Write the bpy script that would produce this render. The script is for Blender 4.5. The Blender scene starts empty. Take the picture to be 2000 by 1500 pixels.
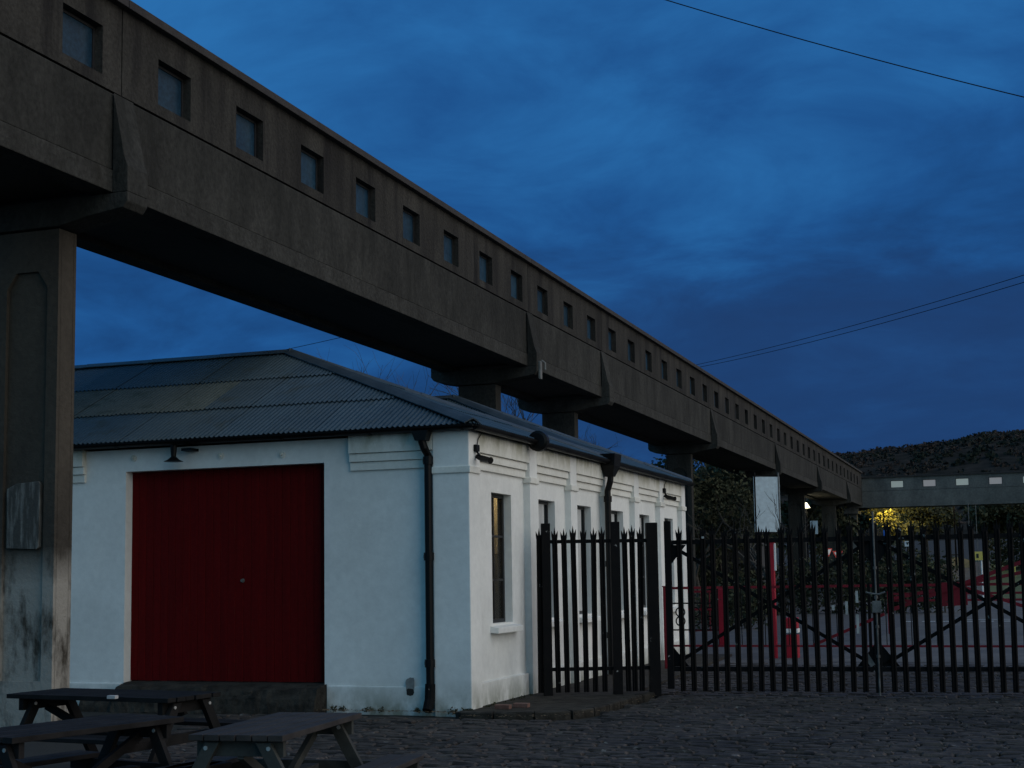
import bpy, bmesh, math, random
from mathutils import Vector, Matrix, noise
from math import radians as R, sin, cos, pi, sqrt
random.seed(7)
S = bpy.context.scene
COL = S.collection
# ------------------------------------------------------------------ camera
cd = bpy.data.cameras.new('camera'); cam = bpy.data.objects.new('camera', cd); COL.objects.link(cam); S.camera = cam
cd.sensor_width = 36.0; cd.lens = 2750/2000*36.0; cd.shift_y = 0.05; cd.clip_start = 0.1; cd.clip_end = 4000
u = Vector((980, -262, 2750)).normalized()
w = Vector((-.0155, 1, .1008)); w = (w-u*w.dot(u)).normalized()
v = w.cross(u)
if v.x < 0: v = -v
cam.matrix_world = Matrix(((v.x, v.y, -v.z, 0), (u.x, u.y, -u.z, 0), (w.x, w.y, -w.z, 1.7), (0, 0, 0, 1)))
# ------------------------------------------------------------------ world, sun, exposure
SUN = Vector((.95, .02, .24)).normalized()
wd = bpy.data.worlds.new('World'); S.world = wd; wd.use_nodes = True
nt = wd.node_tree; nt.nodes.clear(); N = nt.nodes.new; L = nt.links.new
out = N('ShaderNodeOutputWorld'); bg = N('ShaderNodeBackground'); L(bg.outputs[0], out.inputs[0])
tc = N('ShaderNodeTexCoord'); sep = N('ShaderNodeSeparateXYZ'); L(tc.outputs['Generated'], sep.inputs[0])
def wmath(op, a, b=None, c=None):
    m = N('ShaderNodeMath'); m.operation = op
    for i, q in enumerate((a, b, c)):
        if q is None: continue
        if hasattr(q, 'is_linked'): L(q, m.inputs[i])
        else: m.inputs[i].default_value = q
    return m.outputs[0]
zz = wmath('ADD', wmath('MAXIMUM', sep.outputs[2], 0.0), .22)
px = wmath('DIVIDE', sep.outputs[0], zz); py = wmath('DIVIDE', sep.outputs[1], zz)
cb = N('ShaderNodeCombineXYZ'); L(px, cb.inputs[0]); L(py, cb.inputs[1])
def wnoise(scale, det, rough, off, dist=0.0):
    mp = N('ShaderNodeMapping'); L(cb.outputs[0], mp.inputs[0]); mp.inputs['Location'].default_value = off
    mp.inputs['Rotation'].default_value = (0, 0, .35); mp.inputs['Scale'].default_value = (1.0, 1.15, 1)
    n = N('ShaderNodeTexNoise'); n.inputs['Scale'].default_value = scale; n.inputs['Detail'].default_value = det
    n.inputs['Roughness'].default_value = rough; n.inputs['Distortion'].default_value = dist
    L(mp.outputs[0], n.inputs['Vector']); return n.outputs['Fac']
n1 = wnoise(.85, 3, .5, (3.1, 1.7, 0), .3); n2 = wnoise(3.2, 6, .6, (0.4, 7.3, 2), .35)
cl = wmath('ADD', wmath('ADD', wmath('MULTIPLY', n1, .44), .074), wmath('MULTIPLY', n2, .42))
def wramp(x, a, b, c, d):
    m = N('ShaderNodeMapRange'); m.interpolation_type = 'SMOOTHSTEP'; m.clamp = True; L(x, m.inputs[0])
    for i, q in enumerate((a, b, c, d)): m.inputs[i+1].default_value = q
    return m.outputs[0]
# a low bank of darker cloud over the far end, thinner and paler cloud overhead
bank = wmath('MULTIPLY', wramp(sep.outputs[0], -.50, -.12, 0, 1), wramp(wmath('ADD', sep.outputs[2], wmath('MULTIPLY', n2, .10)), .21, .30, 1, 0))
cl = wmath('ADD', wmath('SUBTRACT', cl, wmath('MULTIPLY', bank, .055)), wmath('ADD', wramp(sep.outputs[2], .18, .38, .0, .095), wramp(sep.outputs[0], -.36, -.58, .0, .045)))
rp = N('ShaderNodeValToRGB'); L(cl, rp.inputs[0]); e = rp.color_ramp.elements
e[0].position = .34; e[0].color = (.0085, .042, .135, 1); e[1].position = .70; e[1].color = (.0225, .148, .400, 1)
k = rp.color_ramp.elements.new(.47); k.color = (.0100, .058, .190, 1)
k = rp.color_ramp.elements.new(.55); k.color = (.0130, .083, .262, 1)
sky = N('ShaderNodeTexSky'); sky.sky_type = 'NISHITA'; sky.sun_disc = False; sky.sun_elevation = R(3); sky.sun_rotation = math.atan2(SUN.x, SUN.y); sky.ozone_density = 6
slate = N('ShaderNodeMix'); slate.data_type = 'RGBA'; L(wmath('MULTIPLY', bank, .6), slate.inputs[0]); L(rp.outputs[0], slate.inputs[6]); slate.inputs[7].default_value = (.0150, .043, .135, 1)
ss = N('ShaderNodeVectorMath'); ss.operation = 'SCALE'; ss.inputs['Scale'].default_value = .003; L(sky.outputs[0], ss.inputs[0])
ad = N('ShaderNodeVectorMath'); ad.operation = 'ADD'; L(slate.outputs[2], ad.inputs[0]); L(ss.outputs[0], ad.inputs[1])
rear = N('ShaderNodeMix'); rear.data_type = 'RGBA'; rear.blend_type = 'ADD'; L(wramp(sep.outputs[1], .35, -.9, 0, 1), rear.inputs[0]); L(ad.outputs[0], rear.inputs[6]); rear.inputs[7].default_value = (.075, .20, .20, 1)  # smooth teal glow added behind the camera to light the front wall
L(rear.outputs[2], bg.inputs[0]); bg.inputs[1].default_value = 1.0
sl = bpy.data.lights.new('sun', 'SUN'); sl.energy = 2.15; sl.angle = R(105); sl.color = (1, .90, .73)
so = bpy.data.objects.new('sun', sl); COL.objects.link(so); so.rotation_euler = SUN.to_track_quat('Z', 'Y').to_euler(); so.location = (20, 0, 20)
S.view_settings.view_transform = 'Standard'; S.view_settings.look = 'None'; S.view_settings.exposure = 0; S.view_settings.gamma = 1
S.render.engine = 'CYCLES'; S.cycles.max_bounces = 5

# ------------------------------------------------------------------ materials
MATS = {}
def mat(name, col, rough=.8, col2=None, scale=4., stretch=(1, 1, 1), det=6, lo=.35, hi=.7, bump=0., bscale=30., metal=0., spec=.5,
        third=None, tscale=1.2, tlo=.6, thi=.68, objrand=0., zfade=None, bstretch=(1, 1, 1), coord='P', emis=None, fine=.12, macro=None):
    if name in MATS: return MATS[name]
    m = bpy.data.materials.new(name); m.use_nodes = True; t = m.node_tree; Nn = t.nodes.new; Ll = t.links.new
    b = t.nodes['Principled BSDF']; b.inputs['Roughness'].default_value = rough; b.inputs['Metallic'].default_value = metal
    b.inputs['Specular IOR Level'].default_value = spec
    geo = Nn('ShaderNodeNewGeometry'); pos = geo.outputs['Position']
    if coord == 'O': tcn = Nn('ShaderNodeTexCoord'); pos = tcn.outputs['Object']
    def nz(scale, stretch, det, rgh=.6):
        mp = Nn('ShaderNodeMapping'); mp.inputs['Scale'].default_value = stretch; Ll(pos, mp.inputs[0])
        n = Nn('ShaderNodeTexNoise'); n.inputs['Scale'].default_value = scale; n.inputs['Detail'].default_value = det; n.inputs['Roughness'].default_value = rgh
        Ll(mp.outputs[0], n.inputs['Vector']); return n.outputs['Fac']
    def ramp(f, lo, hi):
        r = Nn('ShaderNodeMapRange'); r.inputs[1].default_value = lo; r.inputs[2].default_value = hi; r.clamp = True; Ll(f, r.inputs[0]); return r.outputs[0]
    def mix(f, a, c):
        x = Nn('ShaderNodeMix'); x.data_type = 'RGBA'; Ll(f, x.inputs[0])
        for i, q in ((6, a), (7, c)):
            if hasattr(q, 'is_linked'): Ll(q, x.inputs[i])
            else: x.inputs[i].default_value = (*q, 1)
        return x.outputs[2]
    c = None
    if col2:
        c = mix(ramp(nz(scale, stretch, det), lo, hi), col, col2)
        g = nz(scale*9, (1, 1, 1), 3); 
        def mul(c, f, lo_, hi_):
            mr = Nn('ShaderNodeMapRange'); mr.inputs[1].default_value = .3; mr.inputs[2].default_value = .7; mr.inputs[3].default_value = lo_; mr.inputs[4].default_value = hi_; Ll(f, mr.inputs[0])
            vm = Nn('ShaderNodeVectorMath'); vm.operation = 'SCALE'; Ll(c, vm.inputs[0]); Ll(mr.outputs[0], vm.inputs['Scale']); return vm.outputs[0]
        c = mul(c, g, 1-fine, 1+fine)
        if macro: c = mul(c, nz(macro[0], (1, 1, 1), 5, .55), 1-macro[1], 1+macro[1])
    if third:
        f = ramp(nz(tscale, stretch, 8, .65), tlo, thi)
        if zfade:
            sp = Nn('ShaderNodeSeparateXYZ'); Ll(geo.outputs['Position'], sp.inputs[0])
            zf = ramp(sp.outputs[2], zfade[0], zfade[1])
            mm = Nn('ShaderNodeMath'); mm.operation = 'MULTIPLY'; Ll(f, mm.inputs[0]); Ll(zf, mm.inputs[1]); f = mm.outputs[0]
        c = mix(f, c if c else col, third)
    if c is None:
        rgb = Nn('ShaderNodeRGB'); rgb.outputs[0].default_value = (*col, 1); c = rgb.outputs[0]
    if objrand:
        oi = Nn('ShaderNodeObjectInfo'); mr = Nn('ShaderNodeMapRange'); mr.inputs[3].default_value = 1-objrand; mr.inputs[4].default_value = 1+objrand
        Ll(oi.outputs['Random'], mr.inputs[0]); vm = Nn('ShaderNodeVectorMath'); vm.operation = 'SCALE'; Ll(c, vm.inputs[0]); Ll(mr.outputs[0], vm.inputs['Scale']); c = vm.outputs[0]
    Ll(c, b.inputs['Base Color'])
    if bump:
        bp = Nn('ShaderNodeBump'); bp.inputs['Strength'].default_value = 1; bp.inputs['Distance'].default_value = bump
        Ll(nz(bscale, bstretch, 5), bp.inputs['Height']); Ll(bp.outputs[0], b.inputs['Normal'])
    if emis:
        b.inputs['Emission Color'].default_value = (*emis[0], 1); b.inputs['Emission Strength'].default_value = emis[1]
    MATS[name] = m; return m
M_conc = mat('concrete', (.026, .0255, .023), .95, (.043, .042, .038), 1.7, (1, 1, .30), 9, .35, .66, .022, 14, third=(.017, .017, .015), tscale=1.5, tlo=.50, thi=.70, bstretch=(1, 1, .5), spec=.2, fine=.30, macro=(.35, .28))
M_concl = mat('concrete_lower_band', (.031, .030, .027), .95, (.050, .049, .045), 2.4, (1, 1, .5), 9, .35, .66, .020, 14, third=(.024, .023, .020), tscale=2.5, tlo=.56, thi=.70, spec=.2, fine=.30, macro=(.5, .2))
M_concu = mat('concrete_upper', (.027, .025, .0225), .95, (.046, .043, .038), 2.2, (1, 1, .14), 9, .35, .66, .018, 16, third=(.013, .012, .012), tscale=2.6, tlo=.48, thi=.66, spec=.2, fine=.30, macro=(.4, .28))
M_concd = mat('concrete_roof_slab', (.024, .021, .021), .95, (.044, .038, .036), 3.5, (1, 1, 1), 8, .3, .7, .015, 20)
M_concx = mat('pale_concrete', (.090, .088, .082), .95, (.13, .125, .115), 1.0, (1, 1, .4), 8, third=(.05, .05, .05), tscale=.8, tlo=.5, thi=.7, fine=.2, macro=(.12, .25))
M_concf = mat('concrete_soffit', (.030, .026, .022), .95, (.045, .040, .033), 1.5, (1, .3, 1), 6, .3, .7, .008, 20)
M_pier = mat('concrete_patched', (.042, .036, .030), .92, (.070, .060, .048), 1.3, (1, 1, .4), 8, .3, .72, .014, 16, third=(.30, .28, .25), tscale=3.4, tlo=.36, thi=.52, zfade=(2.15, 1.7), spec=.2)
M_white = mat('limewashed_wall', (.78, .78, .75), .88, (.70, .71, .69), 1.2, (1, 1, .6), 7, .3, .8, .0025, 16, third=(.24, .25, .20), tscale=3.0, tlo=.36, thi=.60, zfade=(.42, .0), fine=.05, macro=(.9, .09))
M_whitet = mat('limewashed_frieze', (.76, .75, .70), .88, (.66, .65, .58), 2.0, (1, 1, .5), 7, .35, .75, .003, 16, third=(.33, .32, .22), tscale=4.2, tlo=.40, thi=.64, zfade=(3.30, 3.60), fine=.06, macro=(.9, .10))
M_red = mat('red_door_paint', (.108, .0018, .0022), .8, (.080, .0012, .0016), 2.5, (6, 6, .3), 6, .3, .7, .002, 12, objrand=.06, third=(.09, .018, .010), tscale=9, tlo=.62, thi=.70, bstretch=(8, 8, .4), spec=.12)
M_black = mat('black_paint', (.003, .003, .0034), .45, spec=.2, bump=.002, bscale=25)
M_iron = mat('black_iron', (.0028, .0028, .0034), .75, (.006, .005, .005), 9, third=(.30, .28, .26), tscale=6.5, tlo=.665, thi=.69, spec=.15)
M_roof = mat('corrugated_sheet', (.030, .058, .078), .55, (.046, .078, .098), 1.6, (1, 1, 1), 7, .3, .7, .002, 18, metal=.25, objrand=.10, third=(.030, .045, .045), tscale=2.2, tlo=.55, thi=.7)
M_roofm = mat('mossy_corrugated_sheet', (.044, .060, .058), .8, (.060, .078, .074), 1.9, (1, 1, 1), 7, .3, .7, .003, 18, objrand=.08, third=(.03, .045, .04), tscale=3, tlo=.52, thi=.62)
M_flash = mat('ridge_flashing', (.034, .050, .064), .6, (.060, .080, .098), 3, (1, 1, 1), 6, bump=.004, bscale=10, metal=.2)
M_glass = mat('window_glass', (.016, .020, .022), .12, spec=.8)
M_gglass = mat('gantry_glass', (.010, .034, .064), .4, (.020, .052, .084), 2.2, spec=.10, objrand=.25, fine=.3)  # sky seen through the glass is put into its blue base colour
M_dark = mat('dark_interior', (.02, .018, .015), .9)
M_blind = mat('grey_shutter_board', (.52, .53, .52), .8, (.44, .45, .45), 5, (1, 1, .2), objrand=.06)
M_frame = mat('dark_window_frame', (.02, .02, .022), .5)
M_stone = mat('rough_stone', (.026, .023, .019), .95, (.055, .049, .040), 3.5, (1, 1, 1), 8, .3, .75, .03, 9, third=(.018, .016, .013), tscale=5, tlo=.46, thi=.6, spec=.2)
M_brick = mat('brick', (.12, .055, .04), .95, (.18, .10, .08), 9, bump=.01, bscale=20)
M_sett = mat('granite_sett', (.017, .0140, .0125), .75, (.060, .049, .041), 6, (1, 1.6, 1), 6, .38, .62, .010, 30, third=(.18, .165, .15), tscale=4.5, tlo=.63, thi=.68, objrand=.40, spec=.3, fine=.25, macro=(.5, .45))  # pale third colour paints sparse bright glints onto the setts
M_joint = mat('joint_dirt', (.012, .011, .008), .95, (.022, .020, .014), 1.5, bump=.01, bscale=30)
M_tar = mat('old_tarmac', (.045, .043, .043), .85, (.085, .082, .080), 1.2, bump=.006, bscale=30, third=(.035, .03, .028), tscale=.8)
M_tarl = mat('pale_worn_tarmac', (.070, .065, .060), .85, (.115, .107, .100), .7, bump=.006, bscale=30, third=(.07, .068, .066), tscale=.5, tlo=.5, thi=.65, fine=.2)
M_line = mat('road_paint', (.7, .7, .68), .8, (.35, .35, .34), 6)
M_wood = mat('weathered_wood', (.014, .011, .010), .8, (.034, .028, .025), 6, (1, 1, 1), 6, bump=.004, bscale=20, coord='O', objrand=.2)
M_woodg = mat('green_weathered_wood', (.020, .022, .020), .8, (.042, .045, .040), 6, (1, 1, 1), 6, bump=.004, bscale=20, coord='O', objrand=.15)
M_bolt = mat('galvanised_bolt', (.45, .45, .44), .4, metal=.6)
M_rediron = mat('red_gate_paint', (.20, .008, .018), .6, (.13, .006, .012), 6, spec=.3, third=(.06, .02, .02), tscale=9, tlo=.62, thi=.72)
M_redpost = mat('red_post_paint', (.34, .010, .026), .55, (.24, .008, .018), 5, third=(.08, .02, .02), tscale=8, tlo=.62, thi=.72, spec=.3)
M_wpaint = mat('white_paint', (.75, .75, .74), .6)
M_leaf = mat('dark_foliage', (.042, .046, .028), .9, (.080, .082, .048), 1.5, objrand=.2, spec=.1)
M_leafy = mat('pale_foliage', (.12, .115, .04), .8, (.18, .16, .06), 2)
M_bark = mat('bark', (.045, .038, .030), .9, (.07, .06, .05), 8)
M_hill = mat('hillside', (.020, .020, .018), 1, (.042, .037, .033), .25, (1, 1, 1), 8, .35, .65, spec=0)
M_hleaf = mat('hill_woodland', (.044, .035, .033), 1, (.060, .047, .041), .03, third=(.024, .030, .024), tscale=.05, tlo=.5, thi=.6, spec=0)
M_grass = mat('verge_grass', (.05, .07, .025), .95, (.09, .11, .04), .6, bump=.03, bscale=8)
M_blue = mat('blue_sign', (.04, .16, .60), .4)
M_signred = mat('sign_red', (.62, .03, .02), .4)
M_yel = mat('yellow_sign', (.75, .55, .12), .5)
M_mark = mat('sign_black', (.02, .02, .02), .6)

# ------------------------------------------------------------------ helpers
WL = {}                                   # world location of every object used as a parent
def wl(o): return WL.get(o.name, Vector((0, 0, 0))) if o else Vector((0, 0, 0))
class MB:
    def __init__(s): s.v = []; s.f = []
    def add(s, vs, fs): n = len(s.v); s.v += [tuple(q) for q in vs]; s.f += [tuple(i+n for i in f) for f in fs]; return s
    def box(s, x0, x1, y0, y1, z0, z1):
        return s.add([(x0, y0, z0), (x1, y0, z0), (x1, y1, z0), (x0, y1, z0), (x0, y0, z1), (x1, y0, z1), (x1, y1, z1), (x0, y1, z1)],
                     [(0, 3, 2, 1), (4, 5, 6, 7), (0, 1, 5, 4), (1, 2, 6, 5), (2, 3, 7, 6), (3, 0, 4, 7)])
    def prism(s, poly, a, b, ax='y'):
        f = {'y': lambda p, t: (p[0], t, p[1]), 'x': lambda p, t: (t, p[0], p[1]), 'z': lambda p, t: (p[0], p[1], t)}[ax]
        n = len(poly)
        return s.add([f(p, a) for p in poly]+[f(p, b) for p in poly], [tuple(range(n-1, -1, -1)), tuple(range(n, 2*n))]+[(i, (i+1) % n, n+(i+1) % n, n+i) for i in range(n)])
    def tube(s, pts, r, n=8, cap=True):
        pts = [Vector(p) for p in pts]; rs = r if isinstance(r, (list, tuple)) else [r]*len(pts); vs = []; up = None
        for i, p in enumerate(pts):
            d = (pts[min(i+1, len(pts)-1)]-pts[max(i-1, 0)]).normalized()
            if up is None: up = Vector((0, 0, 1)) if abs(d.z) < .9 else Vector((1, 0, 0))
            a = d.cross(up).normalized(); c = a.cross(d).normalized(); up = c
            for k in range(n):
                t = 2*pi*k/n; vs.append(p+(a*cos(t)+c*sin(t))*rs[i])
        fs = []
        for i in range(len(pts)-1):
            for k in range(n): fs.append((i*n+k, i*n+(k+1) % n, (i+1)*n+(k+1) % n, (i+1)*n+k))
        if cap: fs += [tuple(range(n-1, -1, -1)), tuple((len(pts)-1)*n+k for k in range(n))]
        return s.add(vs, fs)
    def bar(s, a, b, w, h, up=(0, 0, 1)):
        a = Vector(a); b = Vector(b); d = (b-a).normalized(); up = Vector(up); sd = d.cross(up).normalized(); up = sd.cross(d).normalized()
        vs = [p+sd*(w/2*i)+up*(h/2*j) for p in (a, b) for i, j in ((-1, -1), (1, -1), (1, 1), (-1, 1))]
        return s.add(vs, [(3, 2, 1, 0), (4, 5, 6, 7), (0, 1, 5, 4), (1, 2, 6, 5), (2, 3, 7, 6), (3, 0, 4, 7)])
    def ring(s, c, R0, r, axis='y', n=28, m=6):
        pts = []
        vs = []; fs = []
        for i in range(n):
            t = 2*pi*i/n
            for j in range(m):
                q = 2*pi*j/m; rr = R0+r*cos(q)
                a, b2, h = rr*cos(t), rr*sin(t), r*sin(q)
                vs.append((c[0]+a, c[1]+h, c[2]+b2) if axis == 'y' else (c[0]+h, c[1]+a, c[2]+b2))
        for i in range(n):
            for j in range(m): fs.append((i*m+j, ((i+1) % n)*m+j, ((i+1) % n)*m+(j+1) % m, i*m+(j+1) % m))
        return s.add(vs, fs)
    def build(s, name, m, parent=None, bevel=0, smooth=False, local=False, fix=True):
        me = bpy.data.meshes.new(name); o = bpy.data.objects.new(name, me); COL.objects.link(o)
        off = wl(parent) if parent and not local else Vector((0, 0, 0))
        me.from_pydata([(q[0]-off.x, q[1]-off.y, q[2]-off.z) for q in s.v], [], s.f)
        if fix and len(s.f) < 4000:
            bm = bmesh.new(); bm.from_mesh(me); bmesh.ops.recalc_face_normals(bm, faces=bm.faces)
            if bevel:
                bmesh.ops.bevel(bm, geom=[e for e in bm.edges if e.is_manifold and e.calc_face_angle(0) > .4], offset=bevel, segments=2, affect='EDGES', profile=.6)
            bm.to_mesh(me); bm.free()
        if smooth:
            for p in me.polygons: p.use_smooth = True
        me.materials.append(m)
        if parent: o.parent = parent
        WL[o.name] = wl(parent) if parent else Vector((0, 0, 0))
        return o
def tag(o, label=None, cat=None, group=None, kind=None):
    if label: o['label'] = label
    if cat: o['category'] = cat
    if group: o['group'] = group
    if kind: o['kind'] = kind
    return o
def thing(name, loc, label, cat, group=None):
    o = bpy.data.objects.new(name, None); COL.objects.link(o); o.location = loc; o.empty_display_size = .2; WL[o.name] = Vector(loc)
    return tag(o, label, cat, group)
def dup(o, parent=None, **kw):
    c = o.copy(); COL.objects.link(c)
    if parent: c.parent = parent
    for ch in list(o.children): dup(ch, c)
    return c
def inst(o, parent, loc, rz=0):             # a copied part sharing mesh data
    c = o.copy(); COL.objects.link(c); c.parent = parent; c.location = Vector(loc)-wl(parent); c.rotation_euler = (0, 0, rz); return c

# ------------------------------------------------------------------ ground, road, hill
def ground_z(x, y):
    z = 0
    if y > 84: z += min(1, (y-84)/30)**1.4*2.3
    if y > 118: z += ((y-118)/400)**1.0*12
    return z
ys = [-40, -10, 0, 10, 20, 30, 45, 60, 75, 84, 88, 92, 96, 100, 104, 108, 112, 118, 130, 150, 190, 240, 320, 420]
xs = [-400, -200, -110, -70, -40, -25, -15, -10, -5, 0, 5, 10, 20, 40, 80, 150, 400]
b = MB(); b.add([(x, y, ground_z(x, y)-.05) for y in ys for x in xs], [(j*len(xs)+i, j*len(xs)+i+1, (j+1)*len(xs)+i+1, (j+1)*len(xs)+i) for j in range(len(ys)-1) for i in range(len(xs)-1)])
ground = b.build('ground', M_joint, smooth=True); tag(ground, kind='structure')
def sheet(name, x0, x1, y0, y1, dz, m, nx=6, ny=10):
    b = MB(); b.add([(x0+(x1-x0)*i/nx, y0+(y1-y0)*j/ny, ground_z(x0+(x1-x0)*i/nx, y0+(y1-y0)*j/ny)+dz) for j in range(ny+1) for i in range(nx+1)],
                    [(j*(nx+1)+i, j*(nx+1)+i+1, (j+1)*(nx+1)+i+1, (j+1)*(nx+1)+i) for j in range(ny) for i in range(nx)])
    o = b.build(name, m, smooth=True); tag(o, kind='structure'); return o
sheet('forecourt', -9.0, 30, 26.5, 84, -.004, M_tar, 8, 14)
sheet('road', -3.4, 30, 27.5, 84, .004, M_tarl, 8, 14)
sheet('verge', -9, 40, 84, 124, .010, M_grass, 20, 24)
sheet('lane', -5.6, -1.6, 84.5, 118, .03, M_tar, 4, 16)
# setts: rows run across the view
def sett_mesh(seed):
    rnd = random.Random(seed); L_, W_, H = .25, .118, .05
    a = [(-L_/2, -W_/2), (L_/2, -W_/2), (L_/2, W_/2), (-L_/2, W_/2)]
    j = lambda: rnd.uniform(-.006, .006)
    vs = [(x, y, -H) for x, y in a]+[(x+j(), y+j(), -.014) for x, y in a]+[(x*.84+j(), y*.72+j(), rnd.uniform(-.004, .005)) for x, y in a]
    fs = [(0, 1, 5, 4), (1, 2, 6, 5), (2, 3, 7, 6), (3, 0, 4, 7), (4, 5, 9, 8), (5, 6, 10, 9), (6, 7, 11, 10), (7, 4, 8, 11), (8, 9, 10, 11)]
    return vs, fs
variants = [sett_mesh(i) for i in range(14)]
spots = []
row = 0; y = 7.2
while y < 27:
    xl = -7.2-.35*(y-8) if y < 16.2 else -6.3; xl = max(xl, -11)
    x = xl+random.uniform(0, .25)
    xr = 1.2
    while x < xr:
        lx = random.uniform(.85, 1.25)
        if not (y > 16.15 and y < 20.0 and x < -4.95): spots.append((x+.13*lx, y, lx))
        x += .265*lx
    y += .131; row += 1
camx = lambda s: s[1]
def visible(s):                               # rough frame test in the ground plane
    x, yy = s[0], s[1]; fwd = Vector((-.331, .938)); rt = Vector((.942, .334)); p = Vector((x, yy)); zf = p.dot(fwd); xr_ = p.dot(rt)
    return abs(xr_/zf) < .372 and 1.7*2750/zf+1118-0 < 1518
near = sorted([s for s in spots if visible(s)], key=lambda s: s[1]+.35*s[0]*0)[:300]
nearset = set(near)
protos = []
for i, (vs, fs) in enumerate(variants):
    me = bpy.data.meshes.new('sett'); me.from_pydata(vs, [], fs); me.materials.append(M_sett); protos.append(me)
for s in near:
    o = bpy.data.objects.new('sett', random.choice(protos)); COL.objects.link(o); o.parent = ground
    o.location = (s[0], s[1]+random.uniform(-.006, .006), random.uniform(-.014, .010)); o.scale = (s[2], 1, 1)
    o.rotation_euler = (random.uniform(-.09, .09), random.uniform(-.05, .05), random.uniform(-.04, .04))
b = MB()
for s in spots:
    if s in nearset: continue
    vs, fs = random.choice(variants); tx, ty = random.uniform(-.09, .09), random.uniform(-.05, .05); dz = random.uniform(-.014, .010)
    b.add([(s[0]+q[0]*s[2], s[1]+q[1], q[2]+dz+q[1]*tx+q[0]*ty) for q in vs], fs)
o = b.build('setts', M_sett, ground, fix=False); tag(o, kind='stuff')
# hill
b = MB(); nx, ny = 60, 16
def hill_z(x, t):
    prof = 39.8+ (x+60)*.095 + 3.0*noise.noise(Vector((x*.02, 3, 1))) + 1.2*noise.noise(Vector((x*.09, 5, 1)))
    if x < -75: prof -= (-75-x)*.02
    return 6+(prof-6)*sin(t*pi/2)**1.1
for j in range(ny+1):
    for i in range(nx+1):
        x = -420+i*(760/nx); t = j/ny; b.v.append((x, 300+t*205, hill_z(x, t)))
for j in range(ny):
    for i in range(nx): b.f.append((j*(nx+1)+i, j*(nx+1)+i+1, (j+1)*(nx+1)+i+1, (j+1)*(nx+1)+i))
n0 = len(b.v); 
for i in range(nx+1): b.v.append((-420+i*(760/nx), 620, 0))
for i in range(nx): b.f.append((ny*(nx+1)+i, ny*(nx+1)+i+1, n0+i+1, n0+i))
hill = b.build('hill', M_hill, smooth=True); tag(hill, kind='structure')
def clump(b, c, rad, n, size, flat=.75, rnd=random):
    for _ in range(n):
        d = Vector((rnd.gauss(0, 1), rnd.gauss(0, 1), rnd.gauss(0, 1))).normalized()*rad*rnd.random()**.45; d.z *= flat
        p = Vector(c)+d; a = Vector((rnd.gauss(0, 1), rnd.gauss(0, 1), rnd.gauss(0, 1))).normalized(); e_ = a.cross(Vector((rnd.gauss(0, 1), rnd.gauss(0, 1), rnd.gauss(0, 1)))).normalized()
        s_ = size*rnd.uniform(.6, 1.3); b.add([p-a*s_, p+e_*s_*.6, p+a*s_, p-e_*s_*.6], [(0, 1, 2, 3)])
b = MB(); rnd = random.Random(3)
for i in range(2600):
    x = rnd.uniform(-130, 40); t = rnd.random()**.6 if i > 700 else rnd.uniform(.86, 1.0)
    r_ = rnd.uniform(.9, 2.1); y_ = 300+t*205
    clump(b, (x, y_, hill_z(x, t)+r_*.2), r_, 26, .55, .7, rnd)
o = b.build('woodland', M_hleaf, fix=False); tag(o, 'dark wooded hillside rising behind the far crossing footbridge', 'woodland', kind='stuff')

# ------------------------------------------------------------------ elevated covered footbridge (long)
GX, GW = -10.05, 2.06                      # right face, width
Z0, Z1, Z2, Z3 = 6.39, 7.655, 8.76, 8.89
CX = GX-GW/2
piers = [14.25, 29.7, 35.75, 50.1, 64.7, 79.4, 94.1]
nwin = {0: 8, 1: 3, 2: 7, 3: 7, 4: 7, 5: 7}
bridge = thing('covered_footbridge', (CX, 14.25, 0), 'long dark concrete covered footbridge on piers running away past the white building', 'footbridge')
def wall_holes(b, X, th, y0, y1, z0, z1, holes, sgn):
    """wall in the plane x=X (outer face), thickness th inward, rectangular through-openings"""
    yc = sorted({y0, y1, *[h[0] for h in holes], *[h[1] for h in holes]}); zc = sorted({z0, z1, *[h[2] for h in holes], *[h[3] for h in holes]})
    Xi = X-sgn*th
    isin = lambda a, c: any(h[0]-1e-6 <= a and a <= h[1]+1e-6 and h[2]-1e-6 <= c and c <= h[3]+1e-6 for h in holes)
    for i in range(len(yc)-1):
        for j in range(len(zc)-1):
            if isin((yc[i]+yc[i+1])/2, (zc[j]+zc[j+1])/2): continue
            for xx in (X, Xi): b.add([(xx, yc[i], zc[j]), (xx, yc[i+1], zc[j]), (xx, yc[i+1], zc[j+1]), (xx, yc[i], zc[j+1])], [(0, 1, 2, 3)])
    for (a, c, d, e_) in holes+[(y0, y1, z0, z1)]:
        b.add([(X, a, d), (X, c, d), (X, c, e_), (X, a, e_), (Xi, a, d), (Xi, c, d), (Xi, c, e_), (Xi, a, e_)], [(0, 1, 5, 4), (1, 2, 6, 5), (2, 3, 7, 6), (3, 0, 4, 7)])
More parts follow.
